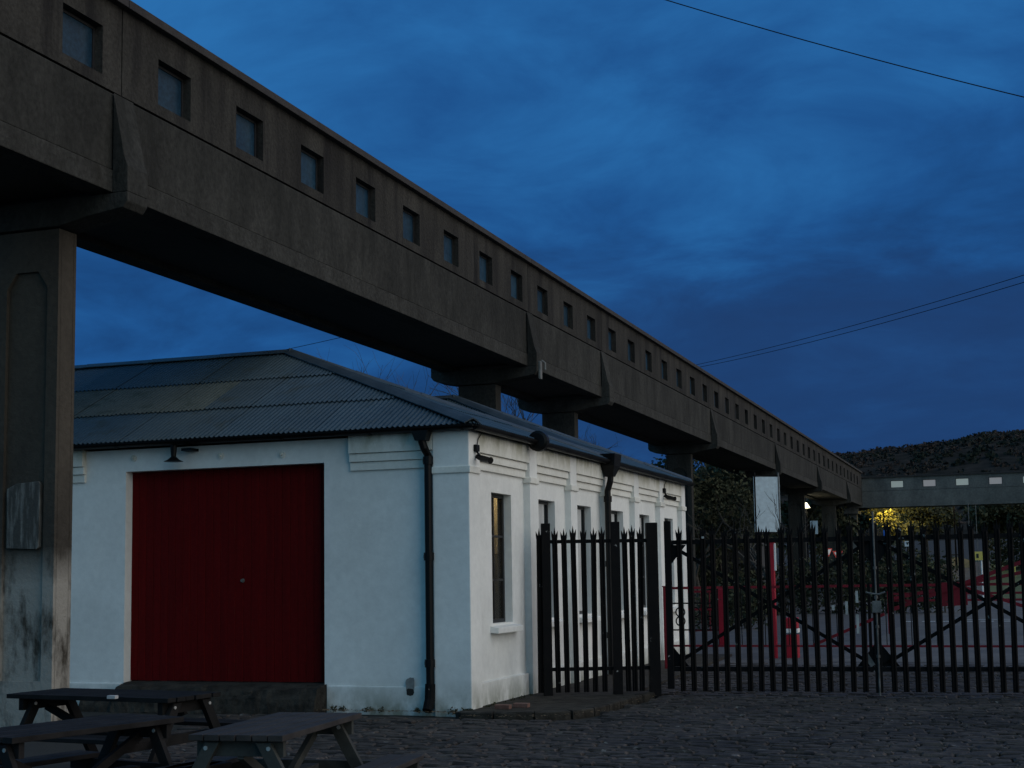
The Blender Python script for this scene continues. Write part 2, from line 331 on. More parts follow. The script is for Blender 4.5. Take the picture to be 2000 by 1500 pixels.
def bridge_span(ya, yb, wins, root=bridge, wz=(7.80, 8.40), ww=.76):
    g = .012
    b = MB(); b.box(GX-GW+.03, GX-.03, ya+g, yb-g, Z0+.10, Z0+.26)
    o = b.build('floor_slab', M_concf, root)
    for sg, X in ((1, GX), (-1, GX-GW)):
        b = MB(); 
        lo = lambda x0, x1: (min(x0, x1), max(x0, x1))
        x0, x1 = lo(X+sg*.032, X-sg*.30); b.box(x0, x1, ya+g, yb-g, Z0, Z0+.275); b.build('girder_flange', M_concl, root, bevel=.012); b = MB()
        x0, x1 = lo(X+sg*.012, X-sg*.22); b.box(x0, x1, ya+g, yb-g, Z0+.285, Z1-.035)
        b.build('girder', M_conc, root, bevel=.012)
        hs = [(c-ww/2, c+ww/2, wz[0], wz[1]) for c in wins]
        b = MB(); wall_holes(b, X, .16, ya+g, yb-g, Z1, Z2, hs, sg); b.build('upper_wall', M_concu, root)
        if sg > 0:
            b = MB(); x0, x1 = lo(X-.06, X-.16); b.box(x0, x1, ya+g, yb-g, Z1-.035, Z1); b.build('shadow_joint', M_dark, root)
        for c in wins:
            f = MB(); xo = X-sg*.115
            x0, x1 = lo(xo, xo-sg*.04)
            a, c_, d, e_ = c-ww/2, c+ww/2, wz[0], wz[1]; t = .035
            for q in ((a, c_, d, d+t), (a, c_, e_-t, e_), (a, a+t, d+t, e_-t), (c_-t, c_, d+t, e_-t)): f.box(x0, x1, q[0], q[1], q[2], q[3])
            fo = f.build('window', M_frame, root)
            p = MB(); xg0, xg1 = lo(xo-sg*.015, xo-sg*.025); p.box(xg0, xg1, a+t, c_-t, d+t, e_-t); p.build('pane', M_gglass, fo)
    b = MB(); b.prism([(GX-GW-.10, Z2), (GX+.10, Z2), (GX+.10, Z3-.02), (CX, Z3+.03), (GX-GW-.10, Z3-.02)], ya+g*.5, yb-g*.5)
    b.build('roof_slab', M_concd, root, bevel=.008)
def pier(yc, root=bridge, first=False, long_=True):
    colr = .82 if first or True else .6
    cx0 = -11.70; cx1 = -10.80; dy = .17
    b = MB(); n = 0
    m = M_pier if first else M_conc
    # column with an arched recessed panel in both broad faces
    z1 = 6.03
    b.box(cx0, cx1, yc-dy+.05, yc+dy-.05, -.2, z1)
    px0, px1 = cx0+.14, cx1-.16
    for sy in (-1, 1):
        ya, yb = sorted((yc+sy*dy, yc+sy*(dy-.055)))
        b.box(cx0, px0, ya, yb, -.2, z1); b.box(px1, cx1, ya, yb, -.2, z1)
        b.prism([(px0, z1), (px0, 5.32), (px0+.14, 5.52), (px1-.14, 5.52), (px1, 5.32), (px1, z1)], ya, yb)
        b.box(px0, px1, ya, yb, -.2, .55)
    col = b.build('pier', m, root, bevel=0)
    b = MB(); xl, xr = GX-GW-.25, GX+.25
    b.prism([(cx0-.02, z1+.02), (cx1+.02, z1+.02), (cx1+.45, z1+.10), (xr-.06, z1+.16), (xr, z1+.24), (xr, z1+.62), (GX-.04, z1+.95), (GX-.04, z1+.355), (GX-GW+.04, z1+.355), (GX-GW+.04, z1+.95), (xl, z1+.62), (xl, z1+.24), (xl+.06, z1+.16), (cx0-.45, z1+.10)], yc-.21, yc+.21)
    # the polygon is concave: split explicitly
    b = MB()
    b.prism([(cx0-.02, z1+.02), (cx1+.02, z1+.02), (cx1+.45, z1+.10), (xr-.06, z1+.16), (xr, z1+.24), (xr, z1+.352), (xl, z1+.352), (xl, z1+.24), (xl+.06, z1+.16), (cx0-.45, z1+.10)], yc-.21, yc+.21)
    b.build('crosshead', M_conc, col, bevel=.015)
    for X, sg in ((GX, 1), (GX-GW, -1)):
        b = MB(); b.prism([(X+sg*.035, z1+.353), (X+sg*.25, z1+.353), (X+sg*.25, z1+.66), (X+sg*.20, z1+.80), (X+sg*.035, Z1-.03)], yc-.21, yc+.21)
        b.build('bracket', M_conc, col, bevel=.01)
    if first:
        b = MB(); b.prism([(-11.49, 2.14), (-11.05, 2.12), (-11.02, 2.15), (-11.01, 2.90), (-11.04, 2.94), (-11.36, 2.92), (-11.50, 2.86)], yc-dy-.004, yc-dy+.05)
        b.build('patch_board', mat('whitewashed_board', (.050, .048, .043), .9, (.19, .185, .17), 3.2, (6, 6, .8), 7, .46, .70, .01, 20), col, bevel=.008)
    return col
for i, yp in enumerate(piers): pier(yp, first=(i == 0))
pier(107.0-1.6)
edges = [-1.0]+piers+[104.0]
wsp = 1.94
for i in range(len(edges)-1):
    ya, yb = edges[i], edges[i+1]
    if i == 0: wins = [yb-.77-wsp*k_ for k_ in range(7)]
    elif i-1 in nwin: n_ = nwin[i-1]; stp = (yb-ya)/n_; wins = [ya+stp*(k_+.5)+(.2 if i == 1 else .05) for k_ in range(n_)]
    else: wins = [ya+2.0*(k_+.5) for k_ in range(4)]
    bridge_span(ya, yb, wins)
t = thing('bracket_fitting', (-9.76, 29.72, 6.3), 'small pale metal fitting on the second footbridge pier bracket', 'fitting')
MB().box(-9.80, -9.75, 29.60, 29.72, 6.10, 6.50).build('back_plate', mat('zinc_fitting', (.20, .20, .19), .5, (.12, .12, .11), 9), t, bevel=.008); MB().tube([(-9.74, 29.66, 6.52), (-9.66, 29.66, 6.46), (-9.66, 29.66, 6.30)], .02, 6).build('hook', MATS['zinc_fitting'], t)
# crossing footbridge at the far end
YB = 104.2; cross = thing('crossing_footbridge', (0, YB, 0), 'far concrete footbridge crossing the view with a row of pale lit windows', 'footbridge')
def cross_bridge():
    x0, x1 = GX-GW-.1, 16.0; zb, zt = 6.35, 8.38
    zb = 1.7+(6.45-1.7)*YB/108; zt = 1.7+(8.66-1.7)*YB/108
    sc = YB/108
    wz0, wz1 = 1.7+(7.86-1.7)*sc, 1.7+(8.40-1.7)*sc
    ws = [(-8.33+2.31*k_)*sc for k_ in range(10)]; ww = .93*sc
    b = MB(); bt = MB()
    wall_holes(bt, 0, .16, x0, x1, zb+1.18, zt, [(a, a+ww, wz0, wz1) for a in ws], 1)
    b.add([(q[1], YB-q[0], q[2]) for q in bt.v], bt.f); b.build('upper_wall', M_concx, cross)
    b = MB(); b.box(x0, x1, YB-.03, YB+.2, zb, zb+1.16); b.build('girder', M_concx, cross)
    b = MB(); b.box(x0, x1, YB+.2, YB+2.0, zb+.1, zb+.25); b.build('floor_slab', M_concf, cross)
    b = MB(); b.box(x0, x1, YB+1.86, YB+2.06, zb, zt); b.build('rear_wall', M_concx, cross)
    b = MB(); b.box(x0-.1, x1, YB-.12, YB+2.16, zt, zt+.10); b.build('roof_slab', M_concd, cross)
    me = mat('lit_window_pane', (.35, .37, .34), .5, emis=((.86, .95, .86), .14)); me2 = mat('dimmer_lit_window_pane', (.35, .33, .32), .5, emis=((.95, .86, .84), .11))
    for i, a in enumerate(ws):
        f = MB(); t = .035
        for q in ((a, a+ww, wz0, wz0+t), (a, a+ww, wz1-t, wz1), (a, a+t, wz0+t, wz1-t), (a+ww-t, a+ww, wz0+t, wz1-t)): f.box(q[0], q[1], YB+.03, YB+.07, q[2], q[3])
        fo = f.build('window', M_frame, cross)
        p = MB(); p.box(a+t, a+ww-t, YB+.045, YB+.055, wz0+t, wz1-t); p.build('pane', me2 if i % 2 and i < 5 else me, fo)
    for x in (-10.9, 4.2, 15.0):
        b = MB(); b.box(x-.35, x+.35, YB+.6, YB+1.2, -.3, zb-.02); b.box(x-.5, x+.5, YB-.1, YB+2.1, zb-.4, zb-.005); b.build('pier', M_concx, cross)
cross_bridge()

# ------------------------------------------------------------------ white building
XW, YF, YE = -6.526, 16.807, 29.50
XL = -17.0
WT = 3.60
bld = thing('white_building', (XW, YF, 0), 'long low white rendered building with hipped corrugated roofs and a large red door', 'building')
YV = 23.15
# side wall with windows (plane x = XW-.10)
XP = XW-.10
wins = [18.28, 20.30, 22.27, 24.35, 26.30, 28.32]; WW = .80; WZ = (1.08, 2.85)
b = MB(); wall_holes(b, XP, .20, YF+.35, YE, -.1, WT-.02, [(c-WW/2, c+WW/2, *WZ) for c in wins], 1); side = b.build('side_wall', M_white, bld)
# front wall (plane y = YF+.09) with the door opening
YP = YF+.09; DX = (-11.76, -8.64); DZ = (.34, 3.265)
b = MB(); bt = MB(); wall_holes(bt, 0, .30, XL, XW-.001, -.1, WT-.02, [(DX[0], DX[1], -.1, DZ[1])], 1)
b.add([(q[1], YP-q[0], q[2]) for q in bt.v], bt.f); front = b.build('front_wall', M_white, bld)
b = MB(); b.box(XL, XW-.1, YE-.3, YE-.003, -.1, WT-.03); b.build('rear_wall', M_white, bld)
b = MB(); b.box(XL-.3, XL, YF+.1, YE, -.1, WT-.03); b.build('end_wall', M_white, bld)
# frieze bands
def bands_side(ya, yb):
    for (z0_, z1_, d) in ((3.119, 3.225, .036), (3.229, 3.333, .068), (3.337, WT, .100)):
        b = MB(); b.box(XP-.05, XP+d, ya+.003, yb-.003, z0_, z1_); b.build('cornice_band', M_whitet, bld, bevel=.008)
def bands_front(xa, xb):
    for (z0_, z1_, d) in ((3.135, 3.245, .034), (3.249, 3.357, .062), (3.361, WT, .090)):
        b = MB(); b.box(xa, xb, YP-d, YP+.05, z0_, z1_); b.build('cornice_band', M_whitet, bld, bevel=.008)
pil = [19.40, 21.40, 23.40, 25.38, 27.38]; PW = .34
def pilaster(ya, yb, name='pilaster'):
    b = MB(); b.box(XP-.05, XW, ya, yb, -.1, WT+.002); o = b.build(name, M_white, bld, bevel=.01)
    b = MB(); b.box(XP, XW+.025, ya-.03, yb+.03, 3.045, 3.135); b.build('collar', M_whitet, o, bevel=.012)
for c in pil: pilaster(c-PW/2, c+PW/2)
b = MB(); b.box(-7.035, XW, YF, YF+.345, -.1, WT+.002); cp = b.build('corner_pilaster', M_white, bld, bevel=.014)
b = MB(); b.box(-7.06, XW+.022, YF-.022, YF+.37, 3.045, 3.135); b.build('collar', M_whitet, cp, bevel=.012)
b = MB(); b.box(XP-.05, XW, YE-.34, YE, -.1, WT+.002); ep = b.build('corner_pilaster', M_white, bld, bevel=.012)
b = MB(); b.box(XP, XW+.022, YE-.37, YE+.02, 3.045, 3.135); b.build('collar', M_whitet, ep, bevel=.012)
bays = []
edge = [YF+.345]+[q for c in pil for q in (c-PW/2, c+PW/2)]+[YE-.34]
for i in range(0, len(edge), 2):
    bands_side(edge[i], edge[i+1])
    b = MB(); b.box(XP-.05, XP+.045, edge[i]+.004, edge[i+1]-.004, -.1, .34); b.build('plinth', M_white, bld, bevel=.014)
bands_front(-8.245, -7.04); bands_front(XL, -12.43)
b = MB(); b.box(-8.60, -7.04, YP-.03, YP+.05, -.1, .315); b.build('plinth', M_white, bld, bevel=.014)
b = MB(); b.box(XL, -11.80, YP-.03, YP+.05, -.1, .315); b.build('plinth', M_white, bld, bevel=.014)
# windows of the side wall
for i, c in enumerate(wins):
    a, e_ = c-WW/2, c+WW/2; t = .05; f = MB(); x0, x1 = XP-.16, XP-.11
    for q in ((a, e_, WZ[0], WZ[0]+t), (a, e_, WZ[1]-t, WZ[1]), (a, a+t, WZ[0]+t, WZ[1]-t), (e_-t, e_, WZ[0]+t, WZ[1]-t)): f.box(x0, x1, *q)
    for zq in (1.65, 2.25): f.box(x0+.005, x1-.005, a+t, e_-t, zq, zq+.03)
    f.box(x0+.006, x1-.006, c-.012, c+.012, WZ[0]+t, WZ[1]-t)
    fo = f.build('window', M_frame, bld)
    p = MB(); p.box(x0+.02, x0+.028, a+t, e_-t, WZ[0]+t, WZ[1]-t)
    if i == 0:
        g = bpy.data.materials.new('clear_glass'); g.use_nodes = True; q = g.node_tree.nodes['Principled BSDF']; q.inputs['Base Color'].default_value = (.9, .92, .92, 1); q.inputs['Roughness'].default_value = .03; q.inputs['Transmission Weight'].default_value = 1.0; q.inputs['IOR'].default_value = 1.1
        p.build('pane', g, fo)
        r = MB(); r.box(XP-1.05, XP-1.0, 17.2, 23.0, .3, 3.3); r.build('glow_backing', mat('pale_glow_backing', (.42, .37, .28), .9, (.34, .30, .23), 4), bld)  # pale panel added behind the window to catch the warm glow
        MB().box(XP-.205, XP-.165, e_-.012, e_+.004, WZ[0], WZ[1]).build('dark_jamb_mask', M_dark, bld)  # dark strip added to blacken the far jamb
        MB().box(XP-.30, XP-.17, a, e_-.02, WZ[0]-.004, WZ[0]+.012).build('window_board', M_dark, bld)
        MB().box(XP-.98, XP-.80, 20.50, 21.6, .3, 3.25).build('dark_glow_mask', M_dark, bld); MB().box(XP-.95, XP-.72, 19.6, 20.3, .3, 2.05).build('dark_glow_mask', M_dark, bld)  # dark blocks added to keep the glow to the upper left
    else:
        p.build('pane', M_glass, fo)
        n_ = 8
        for k_ in range(n_):
            s_ = MB(); ya = a+t+(WW-2*t)*k_/n_; s_.box(XP-.118, XP-.105, ya+.004, ya+(WW-2*t)/n_-.004-(.0 if k_ < n_-2 else 0), WZ[0]+t+.003, WZ[1]-t-.003)
            if k_ < n_-2: s_.build('shutter_board', M_blind, fo)
    s_ = MB(); s_.prism([(XP-.15, .97), (XW+.02, .95), (XW+.02, 1.03), (XP-.15, 1.078)], a-.10, e_+.12); s_.build('window_sill', M_white, fo, bevel=.01)
# added lamp behind the first window, imitating a warm reflection on its glass
pl = bpy.data.lights.new('pane_glow_lamp', 'POINT'); pl.energy = 80; pl.color = (1, .72, .32); pl.shadow_soft_size = .05
rl = bpy.data.objects.new('pane_glow_lamp', pl); COL.objects.link(rl); rl.parent = bld; rl.location = Vector((XP-.80, 20.05, 3.00))-wl(bld)
b = MB(); b.tube([(XP-.80, 20.05, 3.4), (XP-.80, 20.05, 3.15)], .01, 6); b.tube([(XP-.80, 20.05, 3.15), (XP-.80, 20.05, 3.08)], [.02, .06], 10); b.build('glow_lamp_fitting', M_frame, bld)  # made-up fitting for the added glow lamp
# door: red boards in the recess
door = MB().box(DX[0]-.02, DX[1]+.02, YP+.19, YP+.23, DZ[0]-.02, DZ[1]+.02).build('door', M_dark, bld)
nb = 26
for i in range(nb):
    w_ = (DX[1]-DX[0])/nb; x0 = DX[0]+i*w_; b = MB(); q = .004+random.uniform(0, .001); d = random.uniform(0, .004)
    b.prism([(x0+.0015, YP+.188), (x0+.0015, YP+.166-d), (x0+.007, YP+.160-d), (x0+w_-.007, YP+.160-d), (x0+w_-.0015, YP+.166-d), (x0+w_-.0015, YP+.188)], DZ[0]+random.uniform(0, .008), DZ[1]-.004, 'z')
    b.build('door_board', M_red, door)
b = MB(); b.tube([(-9.965, YP+.16, 1.71), (-9.965, YP+.12, 1.71)], [.014, .020], 10); b.tube([(-9.965, YP+.16, 1.71), (-9.965, YP+.155, 1.71)], .028, 12); b.build('door_knob', mat('tarnished_metal', (.16, .15, .13), .5, metal=.3), door)
# rough threshold
b = MB(); nx_ = 46; 
pr = []
rr = random.Random(5)
for j, (yy, zz_) in enumerate(((YP+.17, .335), (YF+.02, .325), (YF-.16, .27), (YF-.24, .16), (YF-.30, -.05))):
    for i in range(nx_+1):
        x = -12.25+i*(3.64/nx_); n_ = noise.noise(Vector((x*3, j*1.7, 2)))*.035+noise.noise(Vector((x*11, j*2.7, 5)))*.02
        edge_ = 0 if 0 < i < nx_ else .0
        b.v.append((x, yy-abs(n_)*1.2 if j > 1 else yy, zz_+n_*(0.4 if j < 2 else 1)-(.12 if x < DX[0] and j > 0 else 0)))
for j in range(4):
    for i in range(nx_): b.f.append((j*(nx_+1)+i, j*(nx_+1)+i+1, (j+1)*(nx_+1)+i+1, (j+1)*(nx_+1)+i))
n0 = len(b.v); b.v += [(-8.61, YP+.17, -.05)]; b.f.append((nx_, n0, 4*(nx_+1)+nx_, 3*(nx_+1)+nx_, 2*(nx_+1)+nx_, 1*(nx_+1)+nx_))
b.build('threshold', M_stone, bld)
for i in range(26):                      # rubble stones bedded in the threshold front
    x = rr.uniform(-11.6, -8.75); z = rr.uniform(.02, .22); s_ = rr.uniform(.03, .085); b = MB()
    vs = [(x+sx*s_*rr.uniform(.7, 1.2), YF-.27+.10*(z/.22)+sy*s_*.5, z+sz*s_*.45*rr.uniform(.7, 1.2)) for sx in (-1, 1) for sy in (-1, 1) for sz in (-1, 1)]
    b.add(vs, [(0, 1, 3, 2), (4, 6, 7, 5), (0, 4, 5, 1), (2, 3, 7, 6), (0, 2, 6, 4), (1, 5, 7, 3)]); b.build('rubble_stone', M_stone, bld, bevel=s_*.22)
# broken render patch with exposed brick by the downpipe
for z0_, rx_, rz_, yo, m_ in ((.335, .060, .105, .0303, mat('bare_render', (.17, .17, .165), .95, (.27, .27, .26), 12)), (.245, .054, .045, .0312, M_dark)):
    pts = []
    for k_ in range(22):
        t = 2*pi*k_/22; q = 1+.28*noise.noise(Vector((cos(t)*1.7, sin(t)*1.7, z0_*20))); sq = max(abs(cos(t)), abs(sin(t)))**-.45; pts.append((-7.40+rx_*cos(t)*q*sq, z0_+rz_*sin(t)*q*sq))
    b = MB(); b.prism(pts, YP-yo-.002, YP-.029); b.build('broken_render_patch', m_, bld)
# moss and weeds at the wall foot
b = MB()
for i in range(16):
    x = rr.choice([rr.uniform(-8.55, -8.2), rr.uniform(-8.0, -7.75), rr.uniform(-7.5, -7.2), rr.uniform(-6.9, -6.5)]); clump(b, (x, YF-.04, .03), rr.uniform(.03, .07), 26, .018, .9, rr)
for i in range(10): clump(b, (XW+.05, rr.uniform(17, 19), .04), rr.uniform(.03, .05), 16, .016, .9, rr)
o = b.build('wall_weeds', M_leaf, fix=False); tag(o, 'small green weeds along the foot of the white wall', 'weeds', kind='stuff')
# wall tie plates
for x, z in ((-10.224, 3.425), (-9.273, 3.40), (-11.63, 3.45)):
    b = MB(); b.tube([(x, YP+.01, z), (x, YP-.02, z)], .045, 12); b.tube([(x, YP-.02, z), (x, YP-.045, z)], .018, 8); b.build('tie_plate', M_whitet, bld)
# roof: four corrugated slopes per block, sheet by sheet
def slope(A, B, C, D, parent, tiers=3, sw=.76, wave=.076, amp=.013, moss=None):
    """A,B eave ends; C above B, D above A (C==D for a triangle)"""
    A, B, C, D = map(Vector, (A, B, C, D)); s = (B-A).normalized(); n = s.cross((C-A)).normalized()
    if n.z < 0: n = -n
    t = n.cross(s).normalized()
    if t.z < 0: t = -t
    Lh = (C-A).dot(t); Lw = (B-A).length; c2 = [((P-A).dot(s), (P-A).dot(t)) for P in (A, B, C, D)]
    for ti in range(tiers):
        t0 = Lh*ti/tiers-(.0 if ti == 0 else .10); t1 = Lh*(ti+1)/tiers
        k_ = 0
        while k_*sw < Lw:
            s0 = k_*sw; s1 = min(Lw, s0+sw+.04); bm = bmesh.new(); m_ = max(2, int(round((s1-s0)/wave*7)))
            jit = random.uniform(-.004, .004)
            rows = []
            for tt in (t0+random.uniform(-.012, .012)*(ti > 0), t1):
                rows.append([bm.verts.new((s0+(s1-s0)*i/m_, tt, amp*cos(2*pi*(s0+(s1-s0)*i/m_)/wave)+.009*ti*1.0+(.012 if tt == t1 else 0)*0+.004*(k_ % 2)+jit*.3+(.010 if (ti > 0 and tt != t1) else 0))) for i in range(m_+1)])
            for i in range(m_): bm.faces.new((rows[0][i], rows[0][i+1], rows[1][i+1], rows[1][i]))
            for P, Q in ((c2[0], c2[3]), (c2[1], c2[2])):
                d = Vector((Q[0]-P[0], Q[1]-P[1], 0)).normalized(); nn = Vector((d.y, -d.x, 0)); mid = Vector((sum(c[0] for c in c2)/4, sum(c[1] for c in c2)/4, 0))
                if nn.dot(mid-Vector((*P, 0))) > 0: nn = -nn
                bmesh.ops.bisect_plane(bm, geom=bm.verts[:]+bm.edges[:]+bm.faces[:], plane_co=Vector((*P, 0)), plane_no=nn, clear_outer=True)
            k_ += 1
            if not bm.faces: bm.free(); continue
            off = wl(parent)
            for q in bm.verts: q.co = A+s*q.co.x+t*q.co.y+n*q.co.z-off
            me = bpy.data.meshes.new('roof_sheet'); bm.to_mesh(me); bm.free()
            for q in me.polygons: q.use_smooth = True
            o = bpy.data.objects.new('roof_sheet', me); COL.objects.link(o); o.parent = parent
            me.materials.append(M_roofm if moss and moss(ti, k_-1) else M_roof)
EZ = 3.665; RZ = 5.33; OV = .13
def hip_roof(y0, y1, apx, moss):
    xr = XW+OV; xl = XL-.2; ym = (y0+y1)/2
    roof = MB().add([(xl, y0, EZ-.03), (xr, y0, EZ-.03), (xr, y1, EZ-.03), (xl, y1, EZ-.03), (apx, ym, RZ-.035), (xl, ym, RZ-.035)], [(0, 1, 4, 5), (1, 2, 4), (2, 3, 5, 4), (3, 0, 5), (3, 2, 1, 0)]).build('roof', M_dark, bld)
    slope((xr, y0, EZ), (xl, y0, EZ), (xl, ym, RZ), (apx, ym, RZ), roof, moss=moss)
    slope((xr, y1, EZ), (xr, y0, EZ), (apx, ym, RZ), (apx, ym, RZ), roof)
    slope((xl, y1, EZ), (xr, y1, EZ), (apx, ym, RZ), (xl, ym, RZ), roof)
    for P, Q in (((xr-.03, y0+.03, EZ+.03), (apx, ym, RZ+.03)), ((xr-.03, y1-.03, EZ+.03), (apx, ym, RZ+.03)), ((apx+.03, ym, RZ+.03), (xl, ym, RZ+.03))):
        P = Vector(P); Q = Vector(Q); d = (Q-P).normalized(); sd = d.cross(Vector((0, 0, 1))).normalized(); up = sd.cross(d).normalized()
        b = MB(); k2 = 5
        for a_, b_ in [(P+(Q-P)*i/k2, P+(Q-P)*(i+1)/k2+d*.04) for i in range(k2)]:
            prof = [(-.125, -.022), (-.06, .018), (0, .045), (.06, .018), (.125, -.022), (.125, -.034), (0, .03), (-.125, -.034)]
            vs = [pp+sd*q0+up*(q1+(.006 if pp is b_ else 0)) for pp in (a_, b_) for q0, q1 in prof]; m_ = len(prof)
            b.add(vs, [(i, (i+1) % m_, m_+(i+1) % m_, m_+i) for i in range(m_)]+[tuple(range(m_)), tuple(range(2*m_-1, m_-1, -1))])
        b.build('ridge_cap', M_flash, roof)
    return roof
hip_roof(YF-OV, YV+.02, -10.785, lambda ti, k_: ti == 1 and 6 <= k_ <= 9 or (ti == 0 and k_ in (13,)))
hip_roof(YV+.02, YE+OV, -10.56, None)
# gutters and fascia
b = MB(); b.box(XL, XW+.01, YF-.02, YF+.12, WT+.004, EZ-.035); b.box(XW-.13, XW+.018, YF+.12, YE, WT+.004, EZ-.035); b.build('fascia', M_black, bld)
def gutter(p, q, name='gutter', r=.068):
    P = Vector(p); Q = Vector(q); d = (Q-P).normalized(); sd = d.cross(Vector((0, 0, 1))).normalized(); b = MB(); vs = []; prof = [(cos(pi+pi*i/8)*r, sin(pi+pi*i/8)*r) for i in range(9)]+[(cos(pi*2-pi*i/8)*(r-.008), sin(pi*2-pi*i/8)*(r-.008)) for i in range(9)]
    for pp in (P, Q): vs += [pp+sd*a_+Vector((0, 0, c_)) for a_, c_ in prof]
    m_ = len(prof); b.add(vs, [(i, (i+1) % m_, m_+(i+1) % m_, m_+i) for i in range(m_)]+[(i, i+1, m_-2-i, m_-1-i) for i in range(8)]+[(m_+i+1, m_+i, 2*m_-1-i, 2*m_-2-i) for i in range(8)])
    o = b.build(name, M_black, bld)
    Ls = (Q-P).length; nb_ = int(Ls/1.2)
    for i in range(nb_+1):
        c = P+d*(Ls*i/max(1, nb_)*.98+.05); j = MB(); vs = []
        for cc in (c-d*.02, c+d*.02): vs += [cc+sd*a_*1.14+Vector((0, 0, c_*1.14)) for a_, c_ in prof]
        j.add(vs, [(i, (i+1) % m_, m_+(i+1) % m_, m_+i) for i in range(m_)]); j.build('gutter_joint', M_black, o)
gutter((XL, YF-.13, 3.655), (XW+.12, YF-.13, 3.655)); gutter((XW+.12, YF-.13, 3.650), (XW+.12, YV+.1, 3.650)); gutter((XW+.12, YV+.25, 3.64), (XW+.12, YE+.1, 3.64))
b = MB(); c = Vector((XW+.15, 19.15, 3.64)); b.tube([c+Vector((.02, -.07, 0)), c+Vector((.02, -.05, 0)), c+Vector((.02, .05, 0)), c+Vector((.02, .07, 0))], [.11, .15, .15, .11], 18); b.build('gutter_end_disc', M_black, bld)
# front downpipe with swan neck
dpx = -7.115; dyp = YF-.02
b = MB(); b.tube([(dpx-.02, YF-.13, 3.60), (dpx-.02, YF-.13, 3.50), (dpx+.01, YF-.10, 3.38), (dpx+.03, dyp, 3.28), (dpx+.03, dyp, .42), (dpx+.03, dyp, .05)], .052, 12)
dp = b.build('downpipe', M_black, bld, smooth=False)
for z in (3.22, 1.98, .62): MB().tube([(dpx+.03, dyp, z-.05), (dpx+.03, dyp, z+.05)], .068, 12).build('collar', M_black, dp); MB().box(dpx-.06, dpx+.12, dyp+.03, dyp+.07, z-.02, z+.02).build('wall_bracket', M_black, dp)
MB().prism([(dpx-.13, 3.60), (dpx+.10, 3.60), (dpx+.06, 3.47), (dpx-.08, 3.47)], YF-.20, YF-.05).build('hopper', M_black, dp)
MB().tube([(dpx+.03, dyp, .36), (dpx+.03, dyp-.02, .16), (dpx+.03, dyp-.10, .03)], .066, 10).build('shoe', M_iron, dp)
# side downpipe with hopper at the valley
b = MB(); sx_ = XW+.06; sy_ = YV+.02
b.tube([(sx_+.06, sy_, 3.42), (sx_+.05, sy_, 3.30), (sx_+.0, sy_+.0, 3.14), (sx_, sy_, .05)], .055, 12); dp2 = b.build('downpipe', M_black, bld)
for z in (3.0, 1.9, .7): MB().tube([(sx_, sy_, z-.05), (sx_, sy_, z+.05)], .072, 12).build('collar', M_black, dp2)
b = MB(); b.add([(sx_-.06, sy_-.22, 3.76), (sx_+.20, sy_-.22, 3.76), (sx_+.20, sy_+.22, 3.76), (sx_-.06, sy_+.22, 3.76), (sx_-.06, sy_-.20, 3.56), (sx_+.18, sy_-.20, 3.56), (sx_+.18, sy_+.20, 3.56), (sx_-.06, sy_+.20, 3.56), (sx_-.02, sy_-.07, 3.38), (sx_+.12, sy_-.07, 3.38), (sx_+.12, sy_+.07, 3.38), (sx_-.02, sy_+.07, 3.38)],
      [(0, 1, 2, 3), (0, 4, 5, 1), (1, 5, 6, 2), (2, 6, 7, 3), (3, 7, 4, 0), (4, 8, 9, 5), (5, 9, 10, 6), (6, 10, 11, 7), (7, 11, 8, 4), (8, 11, 10, 9)]); b.build('hopper', M_black, dp2)
# lamp over the red door
t = thing('door_lamp', (-10.86, YF-.10, 3.36), 'black unlit lamp hanging under the gutter above the red door', 'lamp')
MB().tube([(-10.86, YF-.10, 3.60), (-10.86, YF-.10, 3.42)], [.05, .035], 10).build('stem', M_black, t)
MB().tube([(-10.86, YF-.10, 3.43), (-10.86, YF-.10, 3.385), (-10.86, YF-.10, 3.36)], [.03, .08, .135], 16).build('shade', M_black, t)
MB().box(-10.74, -10.58, YF-.10, YF+.09, 3.50, 3.54).build('arm', M_black, t)
# cameras
def cctv(y, label):
    t = thing('security_camera', (XW, y, 3.25), label, 'camera', 'security cameras on the white side wall')
    MB().box(XW, XW+.05, y-.05, y+.06, 3.33, 3.42).build('junction_box', M_black, t, bevel=.01)
    MB().tube([(XW+.02, y, 3.34), (XW+.06, y, 3.29), (XW+.09, y, 3.25)], .014, 8).build('arm', M_black, t)
    MB().tube([(XW+.02, y+.02, 3.27), (XW+.10, y+.0, 3.235), (XW+.24, y-.10, 3.20), (XW+.26, y-.115, 3.196)], [.03, .042, .036, .045], 12).build('housing', M_black, t)
    MB().tube([(XW+.02, y+.04, 3.42), (XW+.015, y+.09, 3.50), (XW+.02, y+.20, 3.58)], .007, 6).build('cable', M_black, t)
cctv(17.02, 'black security camera on the near corner of the white side wall'); cctv(27.5, 'black security camera farther along the white side wall under the gutter')

